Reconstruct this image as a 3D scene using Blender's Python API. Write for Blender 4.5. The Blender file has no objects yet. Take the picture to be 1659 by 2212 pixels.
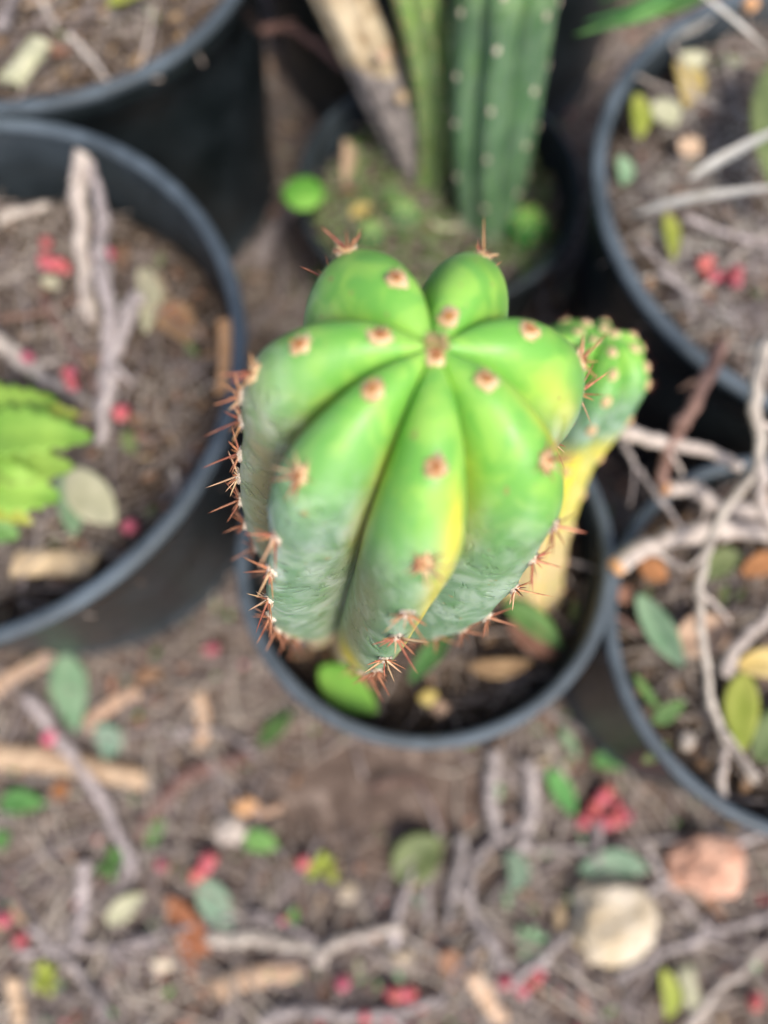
import bpy, math, random
import numpy as np
from mathutils import Vector, Matrix

# ------------------------------------------------------------------ camera, light
sc = bpy.context.scene
COL = sc.collection
PITCH = math.radians(17.2); FPX = 1597.0; CH = 0.78
cd = bpy.data.cameras.new('camera'); cam = bpy.data.objects.new('camera', cd); COL.objects.link(cam)
cd.sensor_fit = 'VERTICAL'; cd.sensor_height = 36; cd.sensor_width = 27; cd.lens = 26
cd.clip_start = 0.01; cd.clip_end = 200
cam.location = (0, 0, CH); cam.rotation_euler = (PITCH, 0, 0)
cd.dof.use_dof = True; cd.dof.focus_distance = 0.272; cd.dof.aperture_fstop = 2.6
cd.dof.aperture_blades = 0
sc.camera = cam
SUN_EL, SUN_AZ = math.radians(52), math.radians(152)     # azimuth from +Y toward +X
world = bpy.data.worlds.new('World'); sc.world = world; world.use_nodes = True
wn = world.node_tree.nodes; wl = world.node_tree.links
sky = wn.new('ShaderNodeTexSky'); sky.sky_type = 'NISHITA'; sky.sun_disc = False
sky.sun_elevation = SUN_EL; sky.sun_rotation = SUN_AZ
sky.dust_density = 3.0; sky.air_density = .8; sky.ozone_density = .3
wl.new(sky.outputs[0], wn['Background'].inputs[0]); wn['Background'].inputs[1].default_value = 0.085
sd = bpy.data.lights.new('sun', 'SUN'); sd.energy = 1.5; sd.angle = math.radians(16); sd.color = (1, .93, .82)
so = bpy.data.objects.new('sun', sd); COL.objects.link(so)
sv = Vector((math.sin(SUN_AZ)*math.cos(SUN_EL), math.cos(SUN_AZ)*math.cos(SUN_EL), math.sin(SUN_EL)))
so.rotation_euler = sv.to_track_quat('Z', 'Y').to_euler()
sc.view_settings.view_transform = 'Standard'; sc.view_settings.look = 'None'
sc.view_settings.gamma = 1; sc.view_settings.use_curve_mapping = False
sc.view_settings.exposure = 1.25

# ------------------------------------------------------------------ helpers
R = random.Random(7)
def at(u, v, z):
    x = (u-829.5)/FPX; y = -(v-1106)/FPX
    d = Vector((x, y*math.cos(PITCH)+math.sin(PITCH), y*math.sin(PITCH)-math.cos(PITCH)))
    return Vector((0, 0, CH)) + d*((z-CH)/d.z)

MATS = {}
def mat(name, c1, c2, rough=.7, scale=60, bump=.3, bdist=.001, spec=.4, rand=.25, c3=None, trans=0, sss=0, detail=6, coord='Object'):
    if name in MATS: return MATS[name]
    m = bpy.data.materials.new(name); m.use_nodes = True; MATS[name] = m
    n, l = m.node_tree.nodes, m.node_tree.links; b = n['Principled BSDF']
    tc = n.new('ShaderNodeTexCoord'); nz = n.new('ShaderNodeTexNoise')
    nz.inputs['Scale'].default_value = scale; nz.inputs['Detail'].default_value = detail
    l.new(tc.outputs[coord], nz.inputs['Vector'])
    rp = n.new('ShaderNodeValToRGB'); rp.color_ramp.elements[0].position = .32; rp.color_ramp.elements[1].position = .68
    rp.color_ramp.elements[0].color = (*c1, 1); rp.color_ramp.elements[1].color = (*c2, 1)
    if c3:
        e = rp.color_ramp.elements.new(.58); e.color = (*c3, 1)
    l.new(nz.outputs['Fac'], rp.inputs[0])
    hs = n.new('ShaderNodeHueSaturation'); oi = n.new('ShaderNodeObjectInfo')
    mr = n.new('ShaderNodeMapRange'); mr.inputs[3].default_value = 1-rand; mr.inputs[4].default_value = 1+rand
    l.new(oi.outputs['Random'], mr.inputs[0]); l.new(mr.outputs[0], hs.inputs['Value'])
    mr2 = n.new('ShaderNodeMapRange'); mr2.inputs[3].default_value = .5-rand*.06; mr2.inputs[4].default_value = .5+rand*.06
    ml = n.new('ShaderNodeMath'); ml.operation = 'FRACT'; m7 = n.new('ShaderNodeMath'); m7.operation = 'MULTIPLY'; m7.inputs[1].default_value = 7.3
    l.new(oi.outputs['Random'], m7.inputs[0]); l.new(m7.outputs[0], ml.inputs[0]); l.new(ml.outputs[0], mr2.inputs[0]); l.new(mr2.outputs[0], hs.inputs['Hue'])
    l.new(rp.outputs[0], hs.inputs['Color']); l.new(hs.outputs[0], b.inputs['Base Color'])
    b.inputs['Roughness'].default_value = rough; b.inputs['Specular IOR Level'].default_value = spec
    bp = n.new('ShaderNodeBump'); bp.inputs['Strength'].default_value = bump; bp.inputs['Distance'].default_value = bdist
    nz2 = n.new('ShaderNodeTexNoise'); nz2.inputs['Scale'].default_value = scale*3; nz2.inputs['Detail'].default_value = 5
    l.new(tc.outputs[coord], nz2.inputs['Vector']); l.new(nz2.outputs['Fac'], bp.inputs['Height']); l.new(bp.outputs[0], b.inputs['Normal'])
    if sss:
        b.inputs['Subsurface Weight'].default_value = sss; b.inputs['Subsurface Scale'].default_value = .004
        b.inputs['Subsurface Radius'].default_value = (.6, 1, .3)
    if trans:
        tr = n.new('ShaderNodeBsdfTranslucent'); l.new(hs.outputs[0], tr.inputs['Color'])
        mx = n.new('ShaderNodeMixShader'); mx.inputs[0].default_value = trans
        l.new(b.outputs[0], mx.inputs[1]); l.new(tr.outputs[0], mx.inputs[2]); l.new(mx.outputs[0], n['Material Output'].inputs[0])
    return m

M_soil = mat('soil', (.09, .064, .052), (.28, .22, .185), 1, 45, .8, .004, .1, 0, (.155, .115, .095), detail=12)
M_soild = mat('dark_potting_soil', (.045, .033, .026), (.17, .13, .1), 1, 55, .8, .004, .1, 0, (.085, .062, .048), detail=12)  # darker than the ground soil, fills every pot
M_clodd = mat('dark_crumbs', (.06, .043, .034), (.2, .155, .12), 1, 400, .5, .001, .1, .0)  # crumbs toned to go with the darker potting soil
M_clod = mat('soil_crumbs', (.11, .08, .066), (.31, .245, .21), 1, 400, .5, .001, .1, .0)
M_grit = mat('pale_crumbs', (.3, .25, .2), (.5, .42, .36), .9, 300, .5, .001, .2, .0)
M_fib = mat('plant_fibres', (.2, .165, .15), (.38, .32, .28), .9, 80, .4, .001, .2, .0)
M_twig = mat('grey_twig_bark', (.16, .14, .14), (.5, .44, .43), .85, 110, .8, .001, .25, .3)
M_twigp = mat('pale_twig_bark', (.33, .28, .25), (.6, .53, .47), .8, 90, .8, .001, .25, .2)
M_twigb = mat('brown_twig_bark', (.13, .075, .06), (.27, .17, .14), .8, 90, .8, .001, .25, .25)
M_tan = mat('tan_wood', (.38, .26, .17), (.68, .5, .34), .8, 70, .7, .001, .25, .25)
M_cut = mat('cut_wood', (.55, .28, .13), (.7, .42, .24), .8, 200, .5, .0005, .25, .1)
M_brn = mat('brown_leaf', (.22, .12, .07), (.42, .25, .15), .75, 60, .6, .001, .3, .35, trans=.15)
M_rust = mat('rusty_leaf', (.3, .12, .05), (.5, .22, .1), .75, 60, .6, .001, .3, .2, trans=.15)
M_grn = mat('green_leaf', (.07, .2, .05), (.2, .42, .12), .55, 50, .3, .001, .4, .3, trans=.3)
M_pgrn = mat('pale_green_leaf', (.22, .4, .22), (.42, .6, .38), .6, 50, .3, .001, .4, .2, trans=.3)
M_teal = mat('teal_leaf', (.15, .26, .18), (.31, .43, .31), .6, 50, .3, .001, .4, .2, trans=.25)
M_oliv = mat('olive_leaf', (.12, .17, .06), (.24, .3, .12), .6, 50, .3, .001, .4, .2, trans=.25)
M_yel = mat('yellow_leaf', (.55, .4, .1), (.75, .62, .28), .6, 60, .3, .001, .4, .15, trans=.3)
M_ygr = mat('yellow_green_leaf', (.36, .45, .06), (.58, .62, .14), .6, 50, .3, .001, .4, .15, trans=.35)
M_cream = mat('cream_leaf', (.5, .5, .32), (.72, .7, .5), .7, 60, .3, .001, .3, .15, trans=.25)
M_lime2 = mat('bright_green_leaf', (.10, .32, .04), (.26, .52, .08), .5, 30, .4, .001, .4, .1, trans=.3)
M_lime = mat('lime_leaf', (.17, .38, .05), (.42, .64, .12), .5, 25, .3, .001, .4, .1, trans=.4)
M_berry = mat('pink_berry', (.34, .05, .07), (.6, .16, .18), .5, 80, .4, .0005, .4, .3)
M_stone = mat('cream_stone', (.48, .37, .24), (.72, .63, .52), .85, 35, .7, .003, .3, .1, (.64, .55, .43), detail=10)
M_stones = mat('salmon_stone', (.5, .27, .18), (.7, .44, .32), .85, 45, .7, .003, .3, .1, detail=10)
M_straw = mat('bleached_straw', (.62, .58, .5), (.86, .83, .77), .6, 60, .4, .0005, .4, .15, trans=.15)
M_felt = mat('areole_felt', (.68, .43, .2), (.9, .73, .47), .95, 500, .9, .001, .1, .12)
M_feltw = mat('cream_areole_felt', (.55, .44, .34), (.85, .78, .68), .95, 500, .9, .001, .1, .15)
M_spine = mat('spine', (.27, .075, .04), (.58, .27, .14), .5, 220, .2, .0003, .5, .35)
M_spiney = mat('young_spine', (.5, .16, .04), (.75, .36, .12), .6, 220, .2, .0003, .4, .2)
M_bud = mat('bud_brown', (.34, .12, .04), (.72, .38, .16), .9, 700, 1, .001, .1, .15)
M_wool = mat('pale_wool', (.7, .5, .3), (.9, .78, .6), .9, 200, .2, .001, .1, 0)
M_spinet = mat('tan_spine', (.5, .3, .16), (.75, .52, .32), .5, 220, .2, .0003, .5, .2)
M_cork = mat('corky_stem', (.36, .25, .15), (.74, .62, .45), .9, 60, .9, .002, .2, .1)

def plastic():
    m = bpy.data.materials.new('black_pot_plastic'); m.use_nodes = True
    n, l = m.node_tree.nodes, m.node_tree.links; b = n['Principled BSDF']
    tc = n.new('ShaderNodeTexCoord'); g = n.new('ShaderNodeNewGeometry')
    nz = n.new('ShaderNodeTexNoise'); nz.inputs['Scale'].default_value = 22; nz.inputs['Detail'].default_value = 9; nz.inputs['Roughness'].default_value = .65
    l.new(tc.outputs['Object'], nz.inputs[0])
    at_ = n.new('ShaderNodeAttribute'); at_.attribute_name = 'dust_sky_tint'
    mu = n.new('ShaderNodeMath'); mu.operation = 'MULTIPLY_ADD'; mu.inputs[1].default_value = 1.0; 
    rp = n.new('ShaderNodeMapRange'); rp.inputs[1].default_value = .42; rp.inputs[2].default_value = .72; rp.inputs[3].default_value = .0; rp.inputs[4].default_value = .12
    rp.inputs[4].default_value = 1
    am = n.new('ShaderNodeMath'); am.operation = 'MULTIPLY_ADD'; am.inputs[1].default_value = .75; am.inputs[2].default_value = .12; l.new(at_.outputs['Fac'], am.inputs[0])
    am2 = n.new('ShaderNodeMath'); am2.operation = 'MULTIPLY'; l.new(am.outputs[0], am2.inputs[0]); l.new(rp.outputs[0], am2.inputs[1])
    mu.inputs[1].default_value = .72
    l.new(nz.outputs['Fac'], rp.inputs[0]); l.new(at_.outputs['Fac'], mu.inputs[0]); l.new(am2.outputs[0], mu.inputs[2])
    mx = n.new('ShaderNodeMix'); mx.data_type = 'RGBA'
    mx.inputs[6].default_value = (.006, .0095, .011, 1); mx.inputs[7].default_value = (.115, .15, .185, 1)  # second colour is dust, and blue sky reflection painted into the rims
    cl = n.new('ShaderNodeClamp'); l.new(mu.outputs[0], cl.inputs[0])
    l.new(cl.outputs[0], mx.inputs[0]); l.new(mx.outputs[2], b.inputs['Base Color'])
    mr = n.new('ShaderNodeMapRange'); mr.inputs[3].default_value = .36; mr.inputs[4].default_value = .8; l.new(cl.outputs[0], mr.inputs[0]); l.new(mr.outputs[0], b.inputs['Roughness'])
    b.inputs['Specular IOR Level'].default_value = .5
    nb = n.new('ShaderNodeTexNoise'); nb.inputs['Scale'].default_value = 160; l.new(tc.outputs['Object'], nb.inputs[0])
    bp = n.new('ShaderNodeBump'); bp.inputs['Strength'].default_value = .25; bp.inputs['Distance'].default_value = .001
    l.new(nb.outputs['Fac'], bp.inputs['Height']); l.new(bp.outputs[0], b.inputs['Normal'])
    return m
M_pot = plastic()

def mk(name, verts, faces, m=None, parent=None, loc=(0, 0, 0), smooth=True):
    me = bpy.data.meshes.new(name); me.from_pydata([tuple(v) for v in verts], [], faces)
    if m: me.materials.append(m)
    if smooth: me.polygons.foreach_set('use_smooth', [True]*len(me.polygons))
    me.update()
    o = bpy.data.objects.new(name, me); COL.objects.link(o); o.location = loc
    if parent: o.parent = parent
    return o
def tag(o, label, cat, group=None):
    o['label'] = label; o['category'] = cat
    if group: o['group'] = group
    return o
def empty(name, loc, label, cat, group=None):
    o = bpy.data.objects.new(name, None); COL.objects.link(o); o.location = loc; o.empty_display_size = .01
    return tag(o, label, cat, group)
def copy_tree(o, parent=None):
    c = o.copy(); COL.objects.link(c)
    if parent: c.parent = parent
    for ch in o.children: copy_tree(ch, c)
    return c

def catmull(pts, n):
    P_ = [Vector(p) for p in pts]
    if len(P_) == 2: return [P_[0].lerp(P_[1], i/n) for i in range(n+1)]
    Q = [P_[0]*2-P_[1]] + P_ + [P_[-1]*2-P_[-2]]; out = []
    segs = len(P_)-1
    for i in range(n+1):
        t = i/n*segs; k = min(int(t), segs-1); f = t-k
        a, b, c, d = Q[k:k+4]
        out.append(.5*((2*b)+(c-a)*f+(2*a-5*b+4*c-d)*f*f+(3*b-3*c+d-a)*f**3))
    return out
def tube_data(pts, r0, r1, seg=7, n=None, wob=.0, knots=0, flat=1.0, rnd=R, jag=0):
    n = n or max(4, 3*(len(pts)-1)); ps = catmull(pts, n)
    L = sum((ps[i+1]-ps[i]).length for i in range(n))
    for i in range(1, n): ps[i] = ps[i]+Vector([rnd.uniform(-1, 1)*wob for _ in range(3)])
    V, F = [], []
    kn = [rnd.randrange(1, n) for _ in range(knots)] if n > 2 else []
    up = Vector((0, 0, 1))
    for i, p in enumerate(ps):
        t = (ps[min(i+1, n)]-ps[max(i-1, 0)]).normalized()
        s = t.cross(up)
        if s.length < .1: s = t.cross(Vector((0, 1, 0)))
        s.normalize(); u = s.cross(t)
        r = (r0+(r1-r0)*i/n)*(1+rnd.uniform(-.12, .12))*(1.35 if i in kn else 1)
        for k in range(seg):
            a = 2*math.pi*k/seg
            jj = t*rnd.uniform(-jag, jag) if i in (0, n) else Vector()
            V.append(p+s*math.cos(a)*r+u*math.sin(a)*r*flat+jj)
    for i in range(n):
        for k in range(seg):
            a = i*seg+k; b = i*seg+(k+1) % seg
            F.append((a, b, b+seg, a+seg))
    F.append(tuple(range(seg-1, -1, -1))); F.append(tuple(n*seg+k for k in range(seg)))
    return V, F
def tube(name, pts, r0, r1, m, parent=None, **kw):
    o0 = Vector(pts[0]); V, F = tube_data([Vector(p)-o0 for p in pts], r0, r1, **kw)
    base = o0
    if parent: base = o0-parent.location
    return mk(name, V, F, m, parent, base)

_t = (1+5**.5)/2
ICO_V = [Vector(v).normalized() for v in [(-1, _t, 0), (1, _t, 0), (-1, -_t, 0), (1, -_t, 0), (0, -1, _t), (0, 1, _t), (0, -1, -_t), (0, 1, -_t), (_t, 0, -1), (_t, 0, 1), (-_t, 0, -1), (-_t, 0, 1)]]
ICO_F = [(0, 11, 5), (0, 5, 1), (0, 1, 7), (0, 7, 10), (0, 10, 11), (1, 5, 9), (5, 11, 4), (11, 10, 2), (10, 7, 6), (7, 1, 8), (3, 9, 4), (3, 4, 2), (3, 2, 6), (3, 6, 8), (3, 8, 9), (4, 9, 5), (2, 4, 11), (6, 2, 10), (8, 6, 7), (9, 8, 1)]
def ico(sub):
    V, F = list(ICO_V), list(ICO_F)
    for _ in range(sub):
        c = {}; NF = []
        def mid(a, b):
            k = (min(a, b), max(a, b))
            if k not in c: c[k] = len(V); V.append(((V[a]+V[b])/2).normalized())
            return c[k]
        for a, b, d in F:
            x, y, z = mid(a, b), mid(b, d), mid(d, a); NF += [(a, x, z), (b, y, x), (d, z, y), (x, y, z)]
        F = NF
    return V, F
ICOS = [ico(i) for i in range(5)]
from mathutils import noise as mn
def blob_data(sub, rad, amp, freq, seed, sq=(1, 1, 1)):
    V, F = ICOS[sub]; off = Vector((seed*3.1, seed*1.7, seed*.9)); out = []
    for v in V:
        k = 1+amp*mn.noise(v*freq+off)+amp*.4*mn.noise(v*freq*2.7+off)
        out.append(Vector((v.x*sq[0], v.y*sq[1], v.z*sq[2]))*rad*k)
    return out, F
def blob(name, rad, amp, freq, seed, m, loc, parent=None, sub=2, sq=(1, 1, 1)):
    V, F = blob_data(sub, rad, amp, freq, seed, sq)
    return mk(name, V, F, m, parent, loc)

def leaf_data(pts, w, n=12, mw=4, fold=.25, curl=0., shape=.9, th=.0004, roll=0, rnd=R, tipw=0., serr=0, up=Vector((0, 0, 1))):
    ps = catmull(pts, n); V, F = [], []
    W = 2*mw+1; m = mw
    for i, p in enumerate(ps):
        t = (ps[min(i+1, n)]-ps[max(i-1, 0)]).normalized(); s = t.cross(up)
        if s.length < .05: s = t.cross(Vector((0, 1, 0)))
        s.normalize(); u = s.cross(t)
        s, u = s*math.cos(roll)+u*math.sin(roll), u*math.cos(roll)-s*math.sin(roll)
        f = i/n; ww = w/2*max(.04, math.sin(math.pi*min(1, max(0, f**shape*.97+.015))))**.8
        ww = max(ww, w/2*tipw)
        if serr: ww *= 1+serr*(1 if i % 2 else -1)
        for j in range(W):
            x = (j-m)/m
            V.append(p+s*x*ww+u*(abs(x)*fold*ww+curl*x*x*ww))
    N = len(V)
    V += [v-Vector((0, 0, th)) for v in V]
    for i in range(n):
        for j in range(W-1):
            a = i*W+j; F.append((a, a+1, a+W+1, a+W)); F.append((N+a, N+a+W, N+a+W+1, N+a+1))
    edge = [j for j in range(W)]+[i*W+W-1 for i in range(1, n+1)]+[n*W+j for j in range(W-2, -1, -1)]+[i*W for i in range(n-1, 0, -1)]
    for k in range(len(edge)):
        a, b = edge[k], edge[(k+1) % len(edge)]; F.append((b, a, N+a, N+b))
    return V, F
def leaf(name, pts, w, m, parent=None, **kw):
    o0 = Vector(pts[0]); V, F = leaf_data([Vector(p)-o0 for p in pts], w, **kw)
    return mk(name, V, F, m, parent, o0-parent.location if parent else o0)
def px(pts, z):                                       # image trace -> points resting at height z (z may be a list)
    return [at(p[0], p[1], (z if not isinstance(z, (list, tuple)) else z[i])) for i, p in enumerate(pts)]
def pxm(w, u, v, z):                                  # pixel width -> metres there
    p = at(u, v, z); d = p.y*math.sin(PITCH)-(p.z-CH)*math.cos(PITCH)
    return w*d/FPX

# ------------------------------------------------------------------ ground
def soil_h(x, y):
    v = Vector((x, y, 0))
    return .007*mn.noise(v*7)+.004*mn.noise(v*23)+.0022*mn.noise(v*70)
def ground():
    # fine grid in the middle, stretched out to the horizon
    ax = [ -60, -25, -10, -5, -3, -2]+list(np.linspace(-1.3, 1.3, 300))+[2, 3, 5, 10, 25, 60]
    ay = [v+.3 for v in ax]
    V = [(x, y, soil_h(x, y) if abs(x) < 1.4 and abs(y-.3) < 1.4 else 0) for y in ay for x in ax]
    n = len(ax); F = [(j*n+i, j*n+i+1, (j+1)*n+i+1, (j+1)*n+i) for j in range(n-1) for i in range(n-1)]
    o = mk('ground', V, F, M_soil); o['kind'] = 'structure'
ground()

# ------------------------------------------------------------------ pots
POTS = {}
def pot(key, cx, cy, zr, r, zs, taper, label, lip=.0098, dust_sky_tint=0.05, slope=(0, 0), rim_sky_tint=.6):
    p = empty('nursery_pot', (cx, cy, 0), label, 'plant pot')
    S = 128; w = .0022
    def lathe(name, prof, m=M_pot, closed=True, dust_sky_tints=None, jit=0):
        V, F, D = [], [], []
        for (rr, z) in prof:
            for k in range(S):
                a = 2*math.pi*k/S; q = 1+.0035*math.sin(2*a+cx*9)+.002*math.sin(3*a+cy*11)
                V.append((rr*q*math.cos(a), rr*q*math.sin(a), z+.0015*math.sin(2*a+cy*7))); 
        n = len(prof)
        for i in range(n if closed else n-1):
            for k in range(S):
                a = i*S+k; b = i*S+(k+1) % S; c = ((i+1) % n)*S
                F.append((a, b, c+(k+1) % S, c+k))
        o = mk(name, V, F, m, p)
        at_ = o.data.attributes.new('dust_sky_tint', 'FLOAT', 'POINT')
        at_.data.foreach_set('value', np.repeat(dust_sky_tints or [dust_sky_tint]*n, S).astype(np.float32))
        return o
    rb = r*taper; zt = zr-.002
    f = lambda z: rb+(r-lip*.55-rb)*z/zr
    lv = [.0, .006, .012, .02, zr*.2, zr*.4, zr*.6, zr*.78, zt-.03, zt-.028, zt]
    outer = [(f(z)+(.003 if z < .013 else 0)+(.0022 if z > zt-.029 else 0), z) for z in lv]
    inner = [(f(z)-w+(.0022 if z > zt-.029 else 0), max(z, w)) for z in reversed(lv)]
    dl = [dust_sky_tint+.35, dust_sky_tint+.35, dust_sky_tint+.3, dust_sky_tint+.2, dust_sky_tint+.08, dust_sky_tint, dust_sky_tint, dust_sky_tint, dust_sky_tint, dust_sky_tint, dust_sky_tint+.02]
    lathe('wall', outer+inner, dust_sky_tints=dl+[dust_sky_tint*.5+.03]*len(inner))
    # rolled lip
    rc = r-lip*.5; prof = []
    for k in range(14):
        a = 2*math.pi*k/14; ca, sa = math.cos(a), math.sin(a)
        prof.append((rc+lip*.5*math.copysign(abs(ca)**.75, ca), zr-.0045+.0048*math.copysign(abs(sa)**.8, sa)))
    lathe('rim', prof, dust_sky_tints=[rim_sky_tint]*14)  # sky reflection painted into the rim colour
    # floor and soil
    V = [(0, 0, .004)]+[(f(0)*.99*math.cos(2*math.pi*k/64), f(0)*.99*math.sin(2*math.pi*k/64), .004) for k in range(64)]
    mk('base', V, [(0, 1+k, 1+(k+1) % 64) for k in range(64)], M_pot, p)
    ri = f(zs)-w-.0006; nr, ns = 60, 160; V = []; F = []
    for i in range(nr+1):
        for k in range(ns):
            a = 2*math.pi*k/ns; rr = ri*i/nr; x, y = rr*math.cos(a), rr*math.sin(a)
            V.append((x, y, zs+slope[0]*x+slope[1]*y+soil_h(cx+x+5, cy+y)*1.0-.006*(i/nr)**6))
    for i in range(nr):
        for k in range(ns): F.append((i*ns+k, i*ns+(k+1) % ns, (i+1)*ns+(k+1) % ns, (i+1)*ns+k))
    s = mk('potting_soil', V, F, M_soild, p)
    POTS[key] = dict(c=(cx, cy), zs=zs, ri=ri, r=r, rb=rb, obj=p, slope=slope)
    return p
def sz(key, x, y):
    q = POTS[key]; return q['zs']+q['slope'][0]*(x-q['c'][0])+q['slope'][1]*(y-q['c'][1])+soil_h(x+5, y)
pot('main', .030, .132, .26, .138, .215, .80, 'black plastic nursery pot in the centre holding the large ribbed cactus')
pot('left', -.32, .269, .30, .220, .225, .82, 'large black nursery pot at left with dead twigs and pink berries on its soil', lip=.0115, dust_sky_tint=.06)
pot('br', .292, .071, .26, .137, .225, .80, 'black nursery pot at lower right crossed by dry branches')
pot('tr', .401, .434, .28, .229, .245, .82, 'black nursery pot at upper right holding dry straw blades', lip=.012, dust_sky_tint=.05)
pot('tl', -.312, .685, .31, .203, .29, .84, 'black nursery pot at upper left filled with soil nearly to its rim', lip=.011, dust_sky_tint=.0)
pot('mid', .054, .517, .19, .139, .15, .8, 'small black nursery pot behind the main cactus holding tall green columns', dust_sky_tint=.0, rim_sky_tint=.1, lip=.008)
pot('back', .075, .925, .36, .25, .30, .85, 'black nursery pot farthest back, mostly above the top edge of the picture', dust_sky_tint=.0)

# ------------------------------------------------------------------ cactus
def cactus_mat(name, glauc=True):
    m = bpy.data.materials.new(name); m.use_nodes = True
    n, l = m.node_tree.nodes, m.node_tree.links; b = n['Principled BSDF']
    def attr(a): x = n.new('ShaderNodeAttribute'); x.attribute_name = a; return x
    pig, geo = attr('pigment'), attr('growth')
    tc = n.new('ShaderNodeTexCoord')
    def noise(s, d=4, sx=(1, 1, 1), w=0):
        mp = n.new('ShaderNodeMapping'); mp.inputs['Scale'].default_value = sx; l.new(tc.outputs['Object'], mp.inputs[0])
        z = n.new('ShaderNodeTexNoise'); z.inputs['Scale'].default_value = s; z.inputs['Detail'].default_value = d; z.inputs['Distortion'].default_value = w
        l.new(mp.outputs[0], z.inputs[0]); return z.outputs['Fac']
    def mr(x, a, b_, c=0, d=1):
        q = n.new('ShaderNodeMapRange'); q.interpolation_type = 'SMOOTHSTEP'
        for i, v in zip((1, 2, 3, 4), (a, b_, c, d)): q.inputs[i].default_value = v
        l.new(x, q.inputs[0]); return q.outputs[0]
    def mx(f, A, B):
        q = n.new('ShaderNodeMix'); q.data_type = 'RGBA'
        if isinstance(f, float): q.inputs[0].default_value = f
        else: l.new(f, q.inputs[0])
        for i, c in ((6, A), (7, B)):
            if isinstance(c, tuple): q.inputs[i].default_value = (*c, 1)
            else: l.new(c, q.inputs[i])
        return q.outputs[2]
    def op(o, a, b_):
        q = n.new('ShaderNodeMath'); q.operation = o; q.use_clamp = True
        for i, v in enumerate((a, b_)):
            if isinstance(v, float): q.inputs[i].default_value = v
            else: l.new(v, q.inputs[i])
        return q.outputs[0]
    sp = n.new('ShaderNodeSeparateColor'); l.new(pig.outputs['Color'], sp.inputs[0])
    sg = n.new('ShaderNodeSeparateColor'); l.new(geo.outputs['Color'], sg.inputs[0])
    yel, tan, gl = sp.outputs; age, crest, cork = sg.outputs      # age: 0 apex .. 1 base ; crest: 1 on crest
    n1 = noise(42, 5, (1, 1, .6), .6); n2 = noise(70, 5, w=1.0); n3 = noise(75, 4, (1, 1, .6), 1.2)
    base = mx(mr(n1, .35, .7), (.045, .20, .04), (.125, .355, .09))
    young = mx(mr(n2, .4, .65), (.17, .45, .07), (.29, .56, .09))
    c = mx(mr(age, .0, .19, 1.0, 0.0), base, young)
    lime = op('MULTIPLY', mr(n1, .52, .72), mr(age, .05, .4, 1, 0))
    c = mx(op('MULTIPLY', lime, .55), c, (.28, .52, .06))
    wax = mx(mr(n3, .38, .62), (.17, .29, .19), (.36, .47, .39))
    c = mx(op('MULTIPLY', gl, mr(n2, .2, .6, .6, 1.0)), c, wax)
    c = mx(op('MULTIPLY', tan, mr(n2, .3, .6, .55, 1.0)), c, (.30, .27, .13))
    c = mx(op('MULTIPLY', yel, mr(n2, .3, .5, .7, 1.0)), c, (.85, .68, .06))
    c = mx(op('MULTIPLY', cork, mr(n2, .3, .55, .6, 1.0)), c, (.55, .42, .27))
    sk = noise(230, 2); c = mx(op('MULTIPLY', mr(sk, .70, .76), .7), c, (.33, .24, .1))
    hs = n.new('ShaderNodeHueSaturation'); l.new(c, hs.inputs['Color']); 
    l.new(hs.outputs[0], b.inputs['Base Color'])
    b.inputs['Specular IOR Level'].default_value = .5; l.new(mr(n2, .3, .7, .36, .58), b.inputs['Roughness'])
    b.inputs['Subsurface Weight'].default_value = .35; b.inputs['Subsurface Scale'].default_value = .005
    b.inputs['Subsurface Radius'].default_value = (.7, 1, .25)
    wv = noise(95, 3, (1, 1, 1.1), 2.2)
    pores = noise(900, 2)
    hq = n.new('ShaderNodeMath'); hq.operation = 'MULTIPLY_ADD'; l.new(pores, hq.inputs[0]); hq.inputs[1].default_value = .07
    l.new(op('MULTIPLY', mr(wv, .28, .5, 0, 1), mr(gl, .1, .9, .02, .7)), hq.inputs[2]); hgt = hq.outputs[0]
    bp = n.new('ShaderNodeBump'); bp.inputs['Strength'].default_value = .8; bp.inputs['Distance'].default_value = .0011
    l.new(hgt, bp.inputs['Height']); l.new(bp.outputs[0], b.inputs['Normal'])
    return m, hs
M_cac, hs1 = cactus_mat('cactus_skin')
M_cac2, hs2 = cactus_mat('dark_cactus_skin'); hs2.inputs['Value'].default_value = .66; hs2.inputs['Hue'].default_value = .5; hs2.inputs['Saturation'].default_value = .85

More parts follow.
